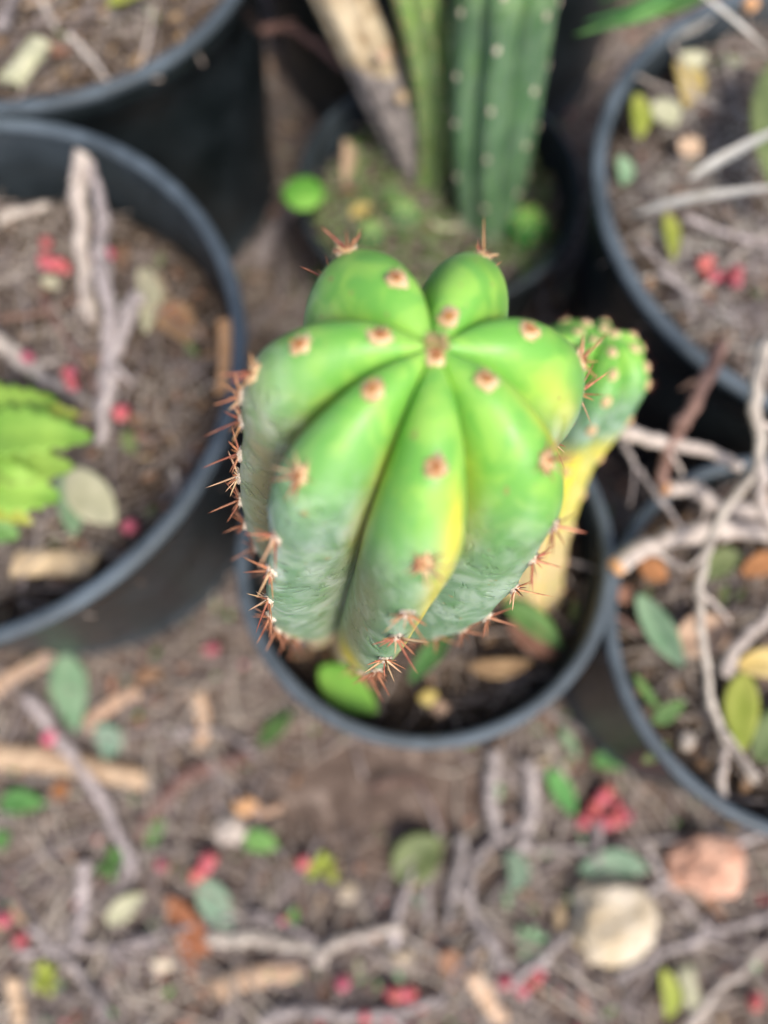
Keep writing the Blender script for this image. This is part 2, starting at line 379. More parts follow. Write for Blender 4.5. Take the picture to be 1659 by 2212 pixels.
def ss(x, a, b):
    t = min(1, max(0, (x-a)/(b-a))); return t*t*(3-2*t)
def cactus_geo(apex, base, bow, Rr, Hd, az, step, ncol, depth=.48, gdrop=.018, nring=40, vper=34, pig=None, rprof=None, dimple=.005, tub=None, fill=None):
    apex, base, bow = Vector(apex), Vector(base), Vector(bow)
    L = apex-base; Ln = L.length; ax = L.normalized()
    X = (Vector((1, 0, 0))-ax*ax.x).normalized(); Y = ax.cross(X)
    az = sorted([a % (2*math.pi) for a in az]); N = len(az)
    def center(h):
        t = h/Ln; return apex-L*t+bow*(4*t*(1-t))
    def row(i):                                        # crest radius, depth below the apex, dome angle
        if i < nring:
            a = .03+i*(math.pi/2-.03)/(nring-1); return Rr*math.sin(a), Hd*(1-math.cos(a)), a
        return Rr, Hd+(i-nring+1)*step, math.pi/2
    def point(i, k, ph, w=None):
        rho, h, a = row(i); s = a/(math.pi/2); col = min(1, max(0, (h-Hd*.7)/(Hd*1.2)))
        f = abs(ph)
        wd = (1-f**2.1)**.56 if f < 1 else 0
        wc = (1-f**1.5)**.85 if f < 1 else 0
        ww = wd*(1-col)+wc*col
        dd = depth*(.95+.05*col)*min(1, .25+a/.55)
        if fill: dd *= 1-.75*ss(h, *fill)
        if rprof: rho = rho*rprof(h, k)
        sc_ = 1
        if tub is not None and i > 2:
            d = min([abs(i-j)*(step if i > nring else Rr*1.57/nring) for j in tub[k]] or [1])
            rho += Rr*.014*math.exp(-(d/.009)**2)*ww**2
        r = rho*(1-dd*(1-ww))
        hh = h+gdrop*(1-ww)*math.sin(min(a*1.15, math.pi/2)*1.0)*(1-col*.0)
        hh += dimple*math.exp(-(rho/(Rr*.3))**2)-Rr*.03*math.sin(2*a)*ww
        return r, hh, ww, h
    V, F, G, PG = [], [], [], []
    rows = nring+ncol; M = N*vper
    for i in range(rows):
        for k in range(N):
            a0, a1, a2 = az[k-1], az[k], az[(k+1) % N]
            lo = (a1-a0) % (2*math.pi)/2; hi = (a2-a1) % (2*math.pi)/2
            for j in range(vper):
                ph = -1+2*j/vper; th = a1+(ph*lo if ph < 0 else ph*hi)
                r, hh, ww, h = point(i, k, ph)
                nz = 1+.005*mn.noise(Vector((math.cos(th)*2, math.sin(th)*2, h*25)))
                V.append(center(hh)+(X*math.cos(th)+Y*math.sin(th))*r*nz)
                age = min(1, h/(Hd+step*ncol)); 
                y_, t_, g_, c_ = pig(k, ph, h, ww, age) if pig else (0, 0, min(1, max(0, (h-Hd*.5)/Hd)), 0)
                PG.append((y_, t_, g_, 1)); G.append((age, ww, c_, 1))
    top = len(V); V.append(center(dimple+.0005)); PG.append((0, 0, 0, 1)); G.append((0, 0, 0, 1))
    for i in range(rows-1):
        for j in range(M):
            a = i*M+j; b = i*M+(j+1) % M; F.append((a, a+M, b+M, b))
    for j in range(M): F.append((top, j, (j+1) % M))
    F.append(tuple((rows-1)*M+j for j in range(M-1, -1, -1)))
    def crest(k, idx):
        i0 = int(idx); r, hh, _, _ = point(i0, k, 0); r2, hh2, _, _ = point(i0+1, k, 0); r3, hh3, _, _ = point(max(0, i0-1), k, 0)
        d = X*math.cos(az[k])+Y*math.sin(az[k])
        p = center(hh)+d*r; tg = (center(hh2)+d*r2-center(hh3)-d*r3).normalized()
        side = ax.cross(d).normalized(); nm = side.cross(tg).normalized()
        if nm.dot(d+ax*.3) < 0: nm = -nm
        return p, nm, tg, side
    return V, F, G, PG, crest, az
def put_body(V, F, G, PG, m, par):
    o = mk('body', [v-par.location for v in V], F, m, par)
    for nm, d in (('growth', G), ('pigment', PG)):
        a = o.data.attributes.new(nm, 'FLOAT_COLOR', 'POINT'); a.data.foreach_set('color', np.array(d, dtype=np.float32).ravel())
    return o
def spine_data(p, d, L, r, bend=.06, seg=5):
    d = d.normalized(); s = d.cross(Vector((0.3, .2, 1))).normalized(); u = s.cross(d); V = []; F = []
    bd = (s*R.uniform(-1, 1)+u*R.uniform(-1, 1))*bend*L
    for i, (f, w) in enumerate(((0, 1.35), (.12, 1), (.5, .72), (.82, .4))):
        q = p+d*L*f+bd*f*f
        for k in range(seg): a = 2*math.pi*k/seg; V.append(q+s*math.cos(a)*r*w+u*math.sin(a)*r*w)
    V.append(p+d*L+bd)
    for i in range(3):
        for k in range(seg): F.append((i*seg+k, i*seg+(k+1) % seg, (i+1)*seg+(k+1) % seg, (i+1)*seg+k))
    for k in range(seg): F.append((3*seg+k, 3*seg+(k+1) % seg, 4*seg))
    return V, F

# --- the main cactus
cac = empty('column_cactus', (-.0313, .0896, .215), 'large sharp ribbed green column cactus with reddish spines in the central pot', 'cactus')
AZ = [2.0861, 1.156, .221, -.7218, -1.5708, -2.3899, -3.1368]     # ribs 0..6 as they lie in the picture
order = sorted(range(7), key=lambda k: AZ[k] % (2*math.pi)); rk = {k: j for j, k in enumerate(order)}; inv = {j: k for k, j in rk.items()}
# dome rows 0..39, then 4.2 mm a row
AREO = {0: [9, 25, 37, 46, 56, 66, 76, 86], 1: [3, 23, 35, 45, 54, 64, 74, 84], 2: [12, 27, 38, 46, 54, 63, 73, 83],
        3: [7, 21, 35, 43, 49, 58, 66, 75, 84], 4: [1, 16, 30, 42, 47, 54, 60, 67, 75, 84], 5: [10, 25, 40, 46, 53, 59, 66, 74, 83],
        6: [6, 17, 27, 34, 40, 45, 49, 54, 60, 67, 75, 84]}
def pig_main(kk, ph, h, ww, age):
    k = inv[kk]; y = t = 0; g = ss(h+.012*mn.noise(Vector((k*2.1, ph*1.5, h*40)))+(.008 if k in (5, 6) else 0)-(.006 if k == 3 else 0), .010, .046); c = 0
    ang = mn.noise(Vector((k*3.3+ph, h*30, .5)))
    if k == 4: g = max(g, .8*ss(h, .012, .05)*ss(-ph, .1, .5))
    if k == 4:      # yellow band along the right flank of the front rib
        y = max(ss(h, .008, .02)*math.exp(-((ph-.42-.25*ang)/.18)**2)*(.75+.6*ang), .95*ss(h, .11, .17)*math.exp(-((ph+.45)/.28)**2))
        t = ss(h, .02, .07)*math.exp(-((ph+.62)/.3)**2)*.75
        g *= .75
    if k == 5: y = ss(h, .13, .2)*math.exp(-((ph+.2)/.35)**2); t = .35*ss(h, .03, .08)*math.exp(-((ph-.85)/.25)**2)
    if k == 6: t = max(.4*ss(h, .01, .03), ss(h, .015, .05)*ss(ph, .0, .5)*.95)
    if k == 5 and ph < -.6: t = max(t, .7*ss(h, .02, .06)*ss(-ph, .6, .95))
    if k == 2: y = .35*math.exp(-((ph+.62)/.16)**2)*math.exp(-((h-.022)/.012)**2)
    if k == 3: y = .75*math.exp(-((ph-.42-8*(h-.02))/.1)**2)*math.exp(-((h-.02)/.011)**2); g *= .85
    if k == 0: t = .25*ss(h, .02, .05)
    c = ss(h, .2, .3)
    t = max(t, .45*ss(abs(ph), .7, 1)*ss(h, .02, .06))
    y = max(y, .32*ss(abs(ph), .72, 1)*ss(h, .004, .015)*(1-ss(h, .04, .08)))
    return y, t, g, c
V, F, G, PG, crest, azs = cactus_geo((.0151, .1073, .600), (-.0310, .0915, .215), (-.003, -.0155, 0), .0567, .0421, AZ, .0042, 84,
    pig=pig_main, rprof=lambda h, k: 1+.05*ss(h, .04, .09)-.44*ss(h, .11, .30)+{0: -.035, 1: .01, 2: .02, 3: 0, 4: .02, 5: 0, 6: -.055}[inv[k]]*ss(h, .01, .05),
    tub={rk[k]: v for k, v in AREO.items()})
put_body(V, F, G, PG, M_cac, cac)
rest_V, rest_F = [], []; nsp = 0; wool_V, wool_F = [], []
FELTS = [blob_data(2, 1, .55, 2.4, s) for s in range(5)]
def frame(n, t, s): return Matrix((s, t, n)).transposed()
areolist = []
for k, idxs in AREO.items():
    for q, ix in enumerate(idxs):
        p, nm, tg, sd_ = crest(rk[k], ix); view = (Vector((0, 0, CH))-p).normalized()
        areolist.append((-(nm.dot(view) > -.55)*1-(ix < 66)*1, (p-Vector((0, 0, CH))).length, k, q, ix, p, nm, tg, sd_))
areolist.sort(key=lambda a: (a[0], a[1]))
for _, _, k, q, ix, p, nm, tg, sd_ in areolist:
    young = ix < 19; half = 19 <= ix < 34
    rr = .0030 if young else .0030 if half else .0027
    fv, ff = FELTS[R.randrange(5)]; Mx = frame(nm, tg, sd_)
    if young: sq = (.95, 1.12, .38)
    else: sq = (.85, 1.1, .5)
    V2 = [Mx @ Vector((v.x*sq[0], v.y*sq[1], v.z*sq[2]))*rr for v in fv]
    ar = mk('areole', V2, ff, M_felt if young or half else M_feltw, cac, p-cac.location-nm*.0002)
    ns = R.randint(9, 12) if not young else 8
    for q_ in range(46 if ix < 34 else 26):
        a = R.uniform(0, 6.28); r_ = rr*math.sqrt(R.random())*1.05; el = R.uniform(.3, 1.3)
        d_ = (sd_*math.cos(a)+tg*math.sin(a))*math.cos(el)+nm*math.sin(el)
        sv_, sf_ = spine_data(p+(sd_*math.cos(a)*.9+tg*math.sin(a)*1.1)*r_-cac.location, d_, R.uniform(.0008, .0019), .00012, seg=3)
        o0 = len(wool_V); wool_V += sv_; wool_F += [tuple(i+o0 for i in f) for f in sf_]
    if ix < 34:
        cv, cf = FELTS[R.randrange(5)]; mk('spine_bud', [Mx @ Vector((v.x*.45, v.y*.55, v.z*.3+.28))*rr for v in cv], cf, M_bud, ar)
    for s in range(ns):
        a = 2*math.pi*(s+R.uniform(-.3, .3))/ns
        if young:
            el = R.uniform(.5, 1.1); Ls = R.uniform(.0014, .0028); rw = .00045
            off = (sd_*math.cos(a)*.7+tg*math.sin(a))*rr*R.uniform(.05, .5)
        elif s == 0: el = 1.1; Ls = R.uniform(.009, .0145); rw = R.uniform(.0004, .0006); off = Vector()
        else: el = R.uniform(.25, .75); Ls = R.uniform(.004, .0112)*(.75 if half else 1); rw = R.uniform(.0003, .00048); off = (sd_*math.cos(a)+tg*math.sin(a))*rr*.4
        d = (sd_*math.cos(a)+tg*math.sin(a))*math.cos(el)+nm*math.sin(el)
        if not young: d += tg*(-.0)
        sv_, sf_ = spine_data(nm*rr*.2+off, d, Ls, rw)
        if nsp < 300:
            mk('spine', sv_, sf_, M_spiney if young and s % 2 else M_spinet if R.random() < .25 else M_spine, ar); nsp += 1
        else:
            o0 = len(rest_V); rest_V += [v+p-cac.location for v in sv_]; rest_F += [tuple(i+o0 for i in f) for f in sf_]
o = mk('spines', rest_V, rest_F, M_spine, cac); o['kind'] = 'stuff'
o = mk('areole_wool', wool_V, wool_F, M_wool, cac); o['kind'] = 'stuff'

tip = []
tf = []
for q in range(60):
    a = R.uniform(0, 6.28); r_ = .0032*math.sqrt(R.random()); p = Vector((.0151+r_*math.cos(a), .1063+r_*math.sin(a), .5955))
    sv_, sf_ = spine_data(p-cac.location, Vector((math.cos(a)*.5, math.sin(a)*.5, 1)), R.uniform(.002, .0035), .0003, seg=3)
    o0 = len(tip); tip += sv_; tf += [tuple(i+o0 for i in f) for f in sf_]
o = mk('growing_tip_wool', tip, tf, M_felt, cac); o['kind'] = 'stuff'

# --- smaller column in the same pot, its yellow lower stem showing
def small_cactus(name, label, apex, base, bow, Rr, Hd, n, step, ncol, m, astep, arad, slen, scount, pigf=None, rprof=None, rot=0, depth=.3, nring=26, a0=3, loc=None, gdrop=None, fill=None, feltm=None, imax=None):
    root = empty(name, base, label, 'cactus')
    az = [2*math.pi*i/n+rot+R.uniform(-.06, .06) for i in range(n)]
    V, F, G, PG, crest, azs = cactus_geo(apex, base, bow, Rr, Hd, az, step, ncol, depth=depth, gdrop=gdrop if gdrop is not None else Rr*.18, nring=nring, vper=16, pig=pigf, rprof=rprof, dimple=Rr*.08, fill=fill)
    put_body(V, F, G, PG, m, root)
    SV, SF = [], []; cnt = 0
    for k in range(n):
        i = a0+R.random()*astep*.8
        while i < nring+ncol-3:
            if imax and i > imax: break
            p, nm, tg, s_ = crest(k, int(i)); fv, ff = FELTS[R.randrange(5)]; Mx = frame(nm, tg, s_)
            if cnt < 300: 
                mk('areole', [Mx @ Vector((v.x*.9, v.y*1.1, v.z*.5))*arad for v in ICOS[1][0]], ICOS[1][1], feltm or M_felt, root, p-root.location)
            cnt += 1
            for s in range(scount):
                a = 2*math.pi*(s+R.uniform(-.3, .3))/scount; el = R.uniform(.3, 1.0)
                d = (s_*math.cos(a)+tg*math.sin(a))*math.cos(el)+nm*math.sin(el)
                sv_, sf_ = spine_data(p-root.location, d, slen*R.uniform(.5, 1.1), slen*.045, seg=3)
                o0 = len(SV); SV += sv_; SF += [tuple(q+o0 for q in f) for f in sf_]
            i += astep*R.uniform(.85, 1.15)
    o = mk('spines', SV, SF, M_spine, root); o['kind'] = 'stuff'
    return root
a_ = at(1306, 716, .40)
def pig2(k, ph, h, ww, age): return (.92*ss(h, .048, .068)*(.6+.4*math.exp(-((ph-.3)/.5)**2)), 0, ss(h, .008, .04)*.8, ss(h, .11, .15)*.75)
small_cactus('column_cactus', 'smaller green cactus with a yellow lower stem leaning out behind the large one', a_, (.109, .124, .215), (-.013, -.002, 0), .039, .029, 7, .004, 54, M_cac,
             8, .0034, .006, 7, pig2, fill=(.05, .09), rprof=lambda h, k: 1-.18*ss(h, .045, .09), rot=.35, depth=.5, nring=28)
# --- tall columns in the pot behind
b_ = at(1055, 468, .15); t_ = at(1112, -150, .40)
def pig3(k, ph, h, ww, age): return (0, 0, .35, 0)
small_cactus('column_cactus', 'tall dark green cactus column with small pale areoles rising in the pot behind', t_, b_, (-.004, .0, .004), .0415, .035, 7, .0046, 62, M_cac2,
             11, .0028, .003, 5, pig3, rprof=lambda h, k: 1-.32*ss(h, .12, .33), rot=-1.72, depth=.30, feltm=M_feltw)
b_ = at(930, 385, .15); t_ = at(868, -120, .37)
def pig4(k, ph, h, ww, age): return (.12, .1, .35, 0)
small_cactus('column_cactus', 'slender light green cactus stem left of the tall dark column', t_, b_, (.012, 0, 0), .021, .02, 6, .0046, 56, M_cac,
             4.5, .0017, .003, 5, pig4, rot=-1.2, depth=.3, feltm=M_felt)
b_ = at(905, 360, .15); t_ = at(690, -110, .36)
root = empty('corky_stem', b_, 'dry tan corky cactus stem leaning left of the green columns', 'dead stem')
V, F, G, PG, crest, azs = cactus_geo(t_, b_, (0, 0, .0), .0235, .02, [2*math.pi*i/6+.3 for i in range(6)], .0048, 57, depth=.22, gdrop=.003, nring=16, vper=10)
o = mk('stem', [v-root.location for v in V], F, M_cork, root); o.data.materials.append(M_twig)
hi = (b_.z*.42+t_.z*.58)
for pgn in o.data.polygons:
    if V[pgn.vertices[0]].z+.02*mn.noise(V[pgn.vertices[0]]*40) < hi: pgn.material_index = 1
for i, (u, v) in enumerate([(800, 120), (840, 210), (862, 290)]):
    p = at(u+26, v, .30-.05*i)
    mk('scar', [Vector((q.x, q.y, q.z))*.006 for q in ICOS[1][0]], ICOS[1][1], M_tan, root, p-root.location)
# pups
def pup(u, v, z, r, label, m=M_cac, sq=1):
    p = at(u, v, z)
    small_cactus('cactus_pup', label, p+Vector((0, 0, r*.9)), p-Vector((0, 0, r*1.2)), (0, 0, 0), r, r*.9, 7, r*.12, 10, m, 7, r*.09, r*.22, 5,
                 lambda k, ph, h, ww, age: (0, 0, 0, 0), rot=R.random(), depth=.25, nring=16)
pup(1140, 488, .165, .0215, 'small round green cactus pup right of the tall dark column')
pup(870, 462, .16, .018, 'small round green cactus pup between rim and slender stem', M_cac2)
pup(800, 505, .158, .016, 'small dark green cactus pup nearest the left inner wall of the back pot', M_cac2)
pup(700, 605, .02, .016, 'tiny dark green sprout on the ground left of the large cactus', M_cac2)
# round bright leaf above the back pot's rim
p0 = at(690, 480, .15); p1 = at(655, 418, .225)
lf = empty('round_leaf_sprout', p0, 'bright green round leaf on a thin stem over the back pot rim', 'sprout')
tube('stem', [p0, (p0+p1)/2+Vector((0, .004, 0)), p1], .0012, .0009, M_grn, lf)
V, F = blob_data(3, 1, .06, 1.3, 4, (1, 1, .3)); rr = pxm(44, 655, 418, .225)
mk('leaf', [v*rr for v in V], F, M_lime2, lf, p1-lf.location)

# ------------------------------------------------------------------ hand-placed litter (traced, resting where it lies)
def zg(x, y): return soil_h(x, y)
def stick(name, trace, wpx, z, m, label, cat='twig', group=None, w2=None, cut=None, knots=1, flat=1, wob=.0006, jag=0, seg=8, n=None):
    zz = z if isinstance(z, (list, tuple)) else [z]*len(trace)
    pts = px(trace, zz); r = pxm(wpx, trace[0][0], trace[0][1], zz[0])/2; r2 = pxm(w2 if w2 else wpx*.7, trace[-1][0], trace[-1][1], zz[-1])/2
    root = empty(name, pts[0], label, cat, group)
    pp = catmull(pts, 4*(len(pts)-1)+3)
    if name in ('twig', 'branch'):
        for q in range(1, len(pp)-1): pp[q] = pp[q]+Vector((R.uniform(-1, 1), R.uniform(-1, 1), R.uniform(-.3, .3)))*r*.28
        L_ = (pp[-1]-pp[0]).length
        for q in range(int(L_/.08)):
            i = R.randrange(2, len(pp)-2); d = (pp[i+1]-pp[i]).normalized(); sd2 = d.cross(Vector((0, 0, 1)))*R.choice((-1, 1)); ln = R.uniform(.012, .035)
            e = pp[i]+(d*.8+sd2*.7)*ln
            tube('side_shoot', [pp[i], pp[i].lerp(e, .5)+Vector((0, 0, .002)), e-Vector((0, 0, .001))], r*.45, r*.22, m, root, seg=6, n=5, wob=r*.15)
    tube('wood' if name == 'wood_chip' else 'bark', pp, r, r2, m, root, seg=seg, n=len(pp)*2, wob=wob, knots=knots*2, flat=flat, jag=jag)
    if cut:
        for e, (P0, P1) in enumerate(((pp[0], pp[1]),)):
            d = (P0-P1).normalized(); tube('cut_end', [P0+d*.0002, P0+d*.004], r*.98, r*.9, M_cut, root, seg=9, n=3)
    return root
def one(o, label, cat, group=None): return tag(o, label, cat, group)
G0 = .008
# twigs on the open ground
gt = [([(450, 2022), (560, 2030), (690, 2052)], 34, M_twigp, 'thick pale grey stick lying across the bottom left ground'),
 ([(280, 2035), (370, 2010), (520, 1975), (620, 2000), (720, 2060)], 20, M_twig, 'long bowed grey twig behind the thick pale stick'),
 ([(1150, 1755), (1040, 1840), (1012, 1920), (1040, 2000), (1095, 2095)], 24, M_twig, 'curved grey twig bending left of the cream stone'),
 ([(1000, 1800), (985, 1900), (965, 2000)], 22, M_twig, 'short straight grey twig left of the curved twig'),
 ([(60, 1500), (170, 1650), (245, 1770), (290, 1890)], 30, M_twig, 'grey mauve branch running down the left ground from the pale chip'),
 ([(185, 1860), (180, 1950), (165, 2040)], 30, M_twig, 'upright grey stub below the mauve branch'),
 ([(680, 2075), (750, 2025), (870, 2000)], 30, M_twigp, 'pale bent stick end right of the thick pale stick'),
 ([(1100, 2130), (1230, 2020), (1400, 1925), (1560, 1830), (1700, 1790)], 20, M_twig, 'long grey twig passing below the cream stone up to the salmon stone'),
 ([(1330, 2120), (1450, 2050), (1700, 1960)], 22, M_twig, 'grey twig slanting along the lower right edge'),
 ([(1480, 2215), (1560, 2130), (1700, 2010)], 22, M_twigp, 'pale straight stick in the bottom right corner'),
 ([(1395, 1830), (1450, 1920), (1560, 2030)], 14, M_twig, 'thin dark double twig crossing right of the cream stone'),
 ([(1090, 1840), (1300, 1828), (1580, 1798)], 10, M_twig, 'very thin straight twig above the two stones'),
 ([(60, 2000), (130, 2060), (200, 2140), (240, 2212)], 20, M_twig, 'grey twig slanting in the bottom left corner'),
 ([(30, 2060), (210, 2045), (440, 2040)], 12, M_twig, 'thin level twig left of the rusty leaf'),
 ([(850, 2050), (865, 1960), (895, 1880)], 20, M_twig, 'short grey twig standing below the olive leaf'),
 ([(850, 2010), (1000, 2090), (1180, 2190)], 9, M_twigp, 'thin straw crossing the bottom centre'),
 ([(1070, 1620), (1060, 1720), (1075, 1800)], 32, M_twig, 'blurred grey twig hanging down beneath the central pot rim'),
 ([(1140, 1640), (1150, 1740), (1130, 1830)], 30, M_twig, 'second grey twig just right of the one beneath the central pot'),
 ([(1285, 1770), (1290, 1870)], 26, M_twig, 'short grey twig above the teal leaf near the berries'),
 ([(560, 2212), (640, 2180), (800, 2195), (960, 2160)], 26, M_twig, 'grey branch along the very bottom edge'),
 ([(370, 1590), (480, 1580), (560, 1640)], 18, M_twig, 'grey twig bending under the left pot wall'),
 ([(1180, 1600), (1230, 1700)], 14, M_twigp, 'slim pale stem beside the central pot'),
 ([(800, 1700), (900, 1690), (960, 1790)], 8, M_twigb, 'hair thin brown rootlet on the bare soil'),
 ([(450, 1640), (560, 1780), (640, 1900)], 9, M_twig, 'thin dark twig slanting over the brown curved chip')]
for i, (tr_, w, m, lb) in enumerate(gt):
    stick('twig', tr_, w, G0+.001*(i % 4)+pxm(w, 800, 1800, 0)/2*.6, m, lb, knots=2, wob=.0012)
# wood chips and bark pieces
ch = [([(-20, 1625), (150, 1650), (312, 1682)], 60, M_tan, 'largest tan wood piece lying flat at the left edge'),
 ([(300, 1800), (385, 1690), (470, 1650), (545, 1630)], 42, M_twigb, 'curved brown and cream bark strip on the left ground'),
 ([(185, 1565), (240, 1520), (298, 1492)], 38, M_tan, 'tan wedge shaped wood chip beside the pale green leaf'),
 ([(-10, 1485), (60, 1440), (112, 1412)], 42, M_tan, 'tan wood chip under the left pot wall'),
 ([(465, 2142), (540, 2110), (650, 2092)], 54, M_tan, 'tan curled bark piece at the bottom left of centre'),
 ([(1020, 2100), (1050, 2150), (1085, 2205)], 46, M_tan, 'tan bark sliver at the bottom centre'),
 ([(425, 1500), (440, 1560), (430, 1620)], 34, M_tan, 'upright tan bark flake between pale twigs'),
 ([(25, 2110), (45, 2212)], 34, M_tan, 'tan wood sliver in the bottom left corner'),
 ([(1480, 2090), (1500, 2180)], 44, M_cream, 'cream wood flake near the bottom right')]
for i, (tr_, w, m, lb) in enumerate(ch):
    stick('wood_chip', tr_, w, G0+.003, m, lb, 'wood chip', flat=.3, jag=.004, seg=7, wob=.0015, knots=0, w2=w*.75)
def lf(tr_, w, z, m, lb, cat='leaf', name='fallen_leaf', **kw):
    kw.setdefault('fold', R.uniform(.1, .35)); kw.setdefault('roll', R.uniform(-.25, .25))
    o = leaf(name, px(tr_, z), pxm(w, tr_[0][0], tr_[0][1], z if not isinstance(z, (list, tuple)) else z[0]), m, **kw); tag(o, lb, cat); return o
gl = [([(135, 1410), (150, 1480), (165, 1580)], 75, M_pgrn, 'pale green oval leaf standing beside the tan wedge chip'),
 ([(205, 1570), (240, 1600), (225, 1640)], 60, M_teal, 'small teal leaf right below the tan wedge chip'),
 ([(560, 1612), (595, 1575), (635, 1535)], 40, M_grn, 'small oblong green leaf on the ground left of the central pot'),
 ([(855, 1900), (900, 1850), (955, 1815)], 100, M_oliv, 'round olive leaf on the bare soil under the central pot'),
 ([(430, 1900), (465, 1950), (500, 2010)], 62, M_teal, 'grey green leaf above the thick pale stick'),
 ([(230, 1995), (270, 1960), (315, 1935)], 48, M_cream, 'cream leaf left of the rusty leaf'),
 ([(360, 1935), (400, 2000), (415, 2120)], 55, M_rust, 'rusty brown leaf standing across the pale stick'),
 ([(395, 1960), (430, 2030), (450, 2060)], 50, M_rust, 'second rusty leaf lying right of the taller one'),
 ([(1185, 1660), (1215, 1710), (1240, 1760)], 46, M_grn, 'green leaf between central pot and pink berry cluster'),
 ([(1280, 1650), (1320, 1640), (1380, 1660)], 40, M_grn, 'green leaf tucked under the lower right pot'),
 ([(1250, 1880), (1330, 1860), (1400, 1880)], 60, M_teal, 'long teal leaf directly above the cream stone'),
 ([(1095, 1840), (1120, 1880), (1105, 1930)], 48, M_teal, 'small teal leaf left of the cream stone'),
 ([(0, 1745), (40, 1730), (100, 1738)], 50, M_grn, 'green leaf at the left edge below the tan wood'),
 ([(-10, 1830), (20, 1800)], 42, M_grn, 'small green leaf at the left edge'),
 ([(530, 1800), (560, 1815), (600, 1830)], 46, M_grn, 'small green leaf left of the olive leaf'),
 ([(350, 1770), (320, 1830)], 40, M_grn, 'green leaf at the lower end of the curved bark'),
 ([(1430, 2090), (1450, 2150), (1440, 2200)], 40, M_ygr, 'yellow green leaf near the bottom right corner'),
 ([(290, 1470), (350, 1450)], 30, M_brn, 'tan brown leaf tip poking out under the left pot wall'),
 ([(620, 2010), (640, 1960)], 26, M_grn, 'narrow green leaf near the olive twig'),
 ([(950, 2060), (1000, 2100)], 50, M_brn, 'dull brown leaf at the bottom centre'),
 ([(150, 1700), (110, 1720)], 40, M_rust, 'small red brown leaf below the tan wood'),
 ([(1210, 1570), (1250, 1640)], 26, M_pgrn, 'slim pale green leaf hanging beside the central pot rim')]
for i, a in enumerate(gl): lf(a[0], a[1], .012+.002*(i % 3), a[2], a[3])
for (u, v, w, m, lb) in [(100, 2110, 22, M_ygr, 'lime green sprig at the bottom left'), (700, 1870, 26, M_ygr, 'lime green sprig in the middle of the ground'), (250, 1860, 22, M_grn, 'green sprig below the mauve branch'), (1140, 2030, 22, M_pgrn, 'pale green sprig left of the cream stone')]:
    c = at(u, v, .006); root = empty('sprig', c, lb, 'seedling')
    for q in range(7):
        a = q*.9+R.random(); L = pxm(R.uniform(24, 42), u, v, 0); d = Vector((math.cos(a), math.sin(a), .5))*L
        leaf('leaf', [c, c+d*.6+Vector((0, 0, .003)), c+d], pxm(w*.7, u, v, 0), m, root, n=6, mw=2)
# stones
def stone(u, v, rx, ry, zz, m, lb, seed, sub=4, amp=.22):
    p = at(u, v, zz); r = pxm(rx, u, v, zz)
    o = blob('stone', r, amp*1.35, 1.55, seed, m, p, sub=sub, sq=(1, ry/rx, .55)); tag(o, lb, 'stone')
stone(1325, 1990, 88, 82, .016, M_stone, 'large cream stone with rounded edges on the lower right ground', 3)
stone(1525, 1868, 78, 62, .014, M_stones, 'salmon coloured stone upper right of the cream stone', 5)
stone(872, 2075, 22, 24, .008, M_stone, 'small pale pebble at the bottom centre', 6, 3)
stone(500, 1790, 34, 30, .01, M_twigp, 'small grey pebble right of the curved bark', 8, 3)
stone(530, 1740, 24, 20, .01, M_cut, 'small orange brown pebble near the bare soil', 9, 3)
stone(350, 2075, 22, 20, .008, M_stone, 'pale pebble beside the rusty leaf', 12, 3)
stone(750, 1925, 22, 20, .008, M_stone, 'round pale pebble below the lime sprig', 14, 3)
stone(1180, 1650, 18, 16, .008, M_stone, 'tiny pale pebble below the central pot rim', 16, 3)

# berries
def berries(cl, z, lb, rpx=11, group=None, n=1, spread=0):
    c = cl[0]; root = empty('berry_cluster', at(c[0], c[1], z), lb, 'berries', group)
    for (u, v) in cl:
        for q in range(n):
            uu, vv = u+R.uniform(-spread, spread), v+R.uniform(-spread, spread)
            r = pxm(rpx, u, v, z)*R.uniform(.75, 1.15); p = at(uu, vv, z+R.uniform(0, 1.2)*r)
            b = blob('berry', r, .12, 1.5, R.random()*9, M_berry, p-root.location, root, sub=2)
bl = [([(1300, 1710), (1280, 1745), (1265, 1775), (1330, 1740), (1345, 1760), (1310, 1770)], 'dark pink berry cluster left of the lower right pot', 3, 12, 14),
 ([(445, 1862), (425, 1890), (440, 1880)], 'pink berries in the middle of the left ground', 2, 8, 17),
 ([(348, 1868)], 'orange red berry beside the curved bark', 2, 6, 15),
 ([(8, 1985)], 'bright pink berry at the left edge', 1, 0, 20), ([(45, 2028)], 'pink berry just right of the left edge', 1, 0, 16),
 ([(740, 2122)], 'bright pink berry alone at the bottom centre', 1, 0, 20),
 ([(850, 2135), (880, 2155), (900, 2170), (800, 2190), (830, 2212)], 'pink berries scattered at the bottom edge', 2, 14, 15),
 ([(1085, 2120), (1130, 2130), (1160, 2110)], 'pink berries right of the tan sliver', 2, 10, 15),
 ([(655, 1862), (1080, 1790)], 'small red berry beside the lime sprig', 1, 0, 15),
 ([(620, 1990)], 'dull pink berry on the bowed twig', 2, 8, 13), ([(110, 1590)], 'dark red berry above the tan wood', 2, 8, 15),
 ([(460, 1390)], 'dark pink berries under the left pot wall', 3, 14, 11), ([(1620, 2170)], 'red berries in the bottom right corner', 2, 14, 13)]
for cl, lb, n, sp_, rp in bl:
    if lb.startswith('small red berry'): cl = cl[:1]
    berries(cl, .008, lb, rp, None, n, sp_)

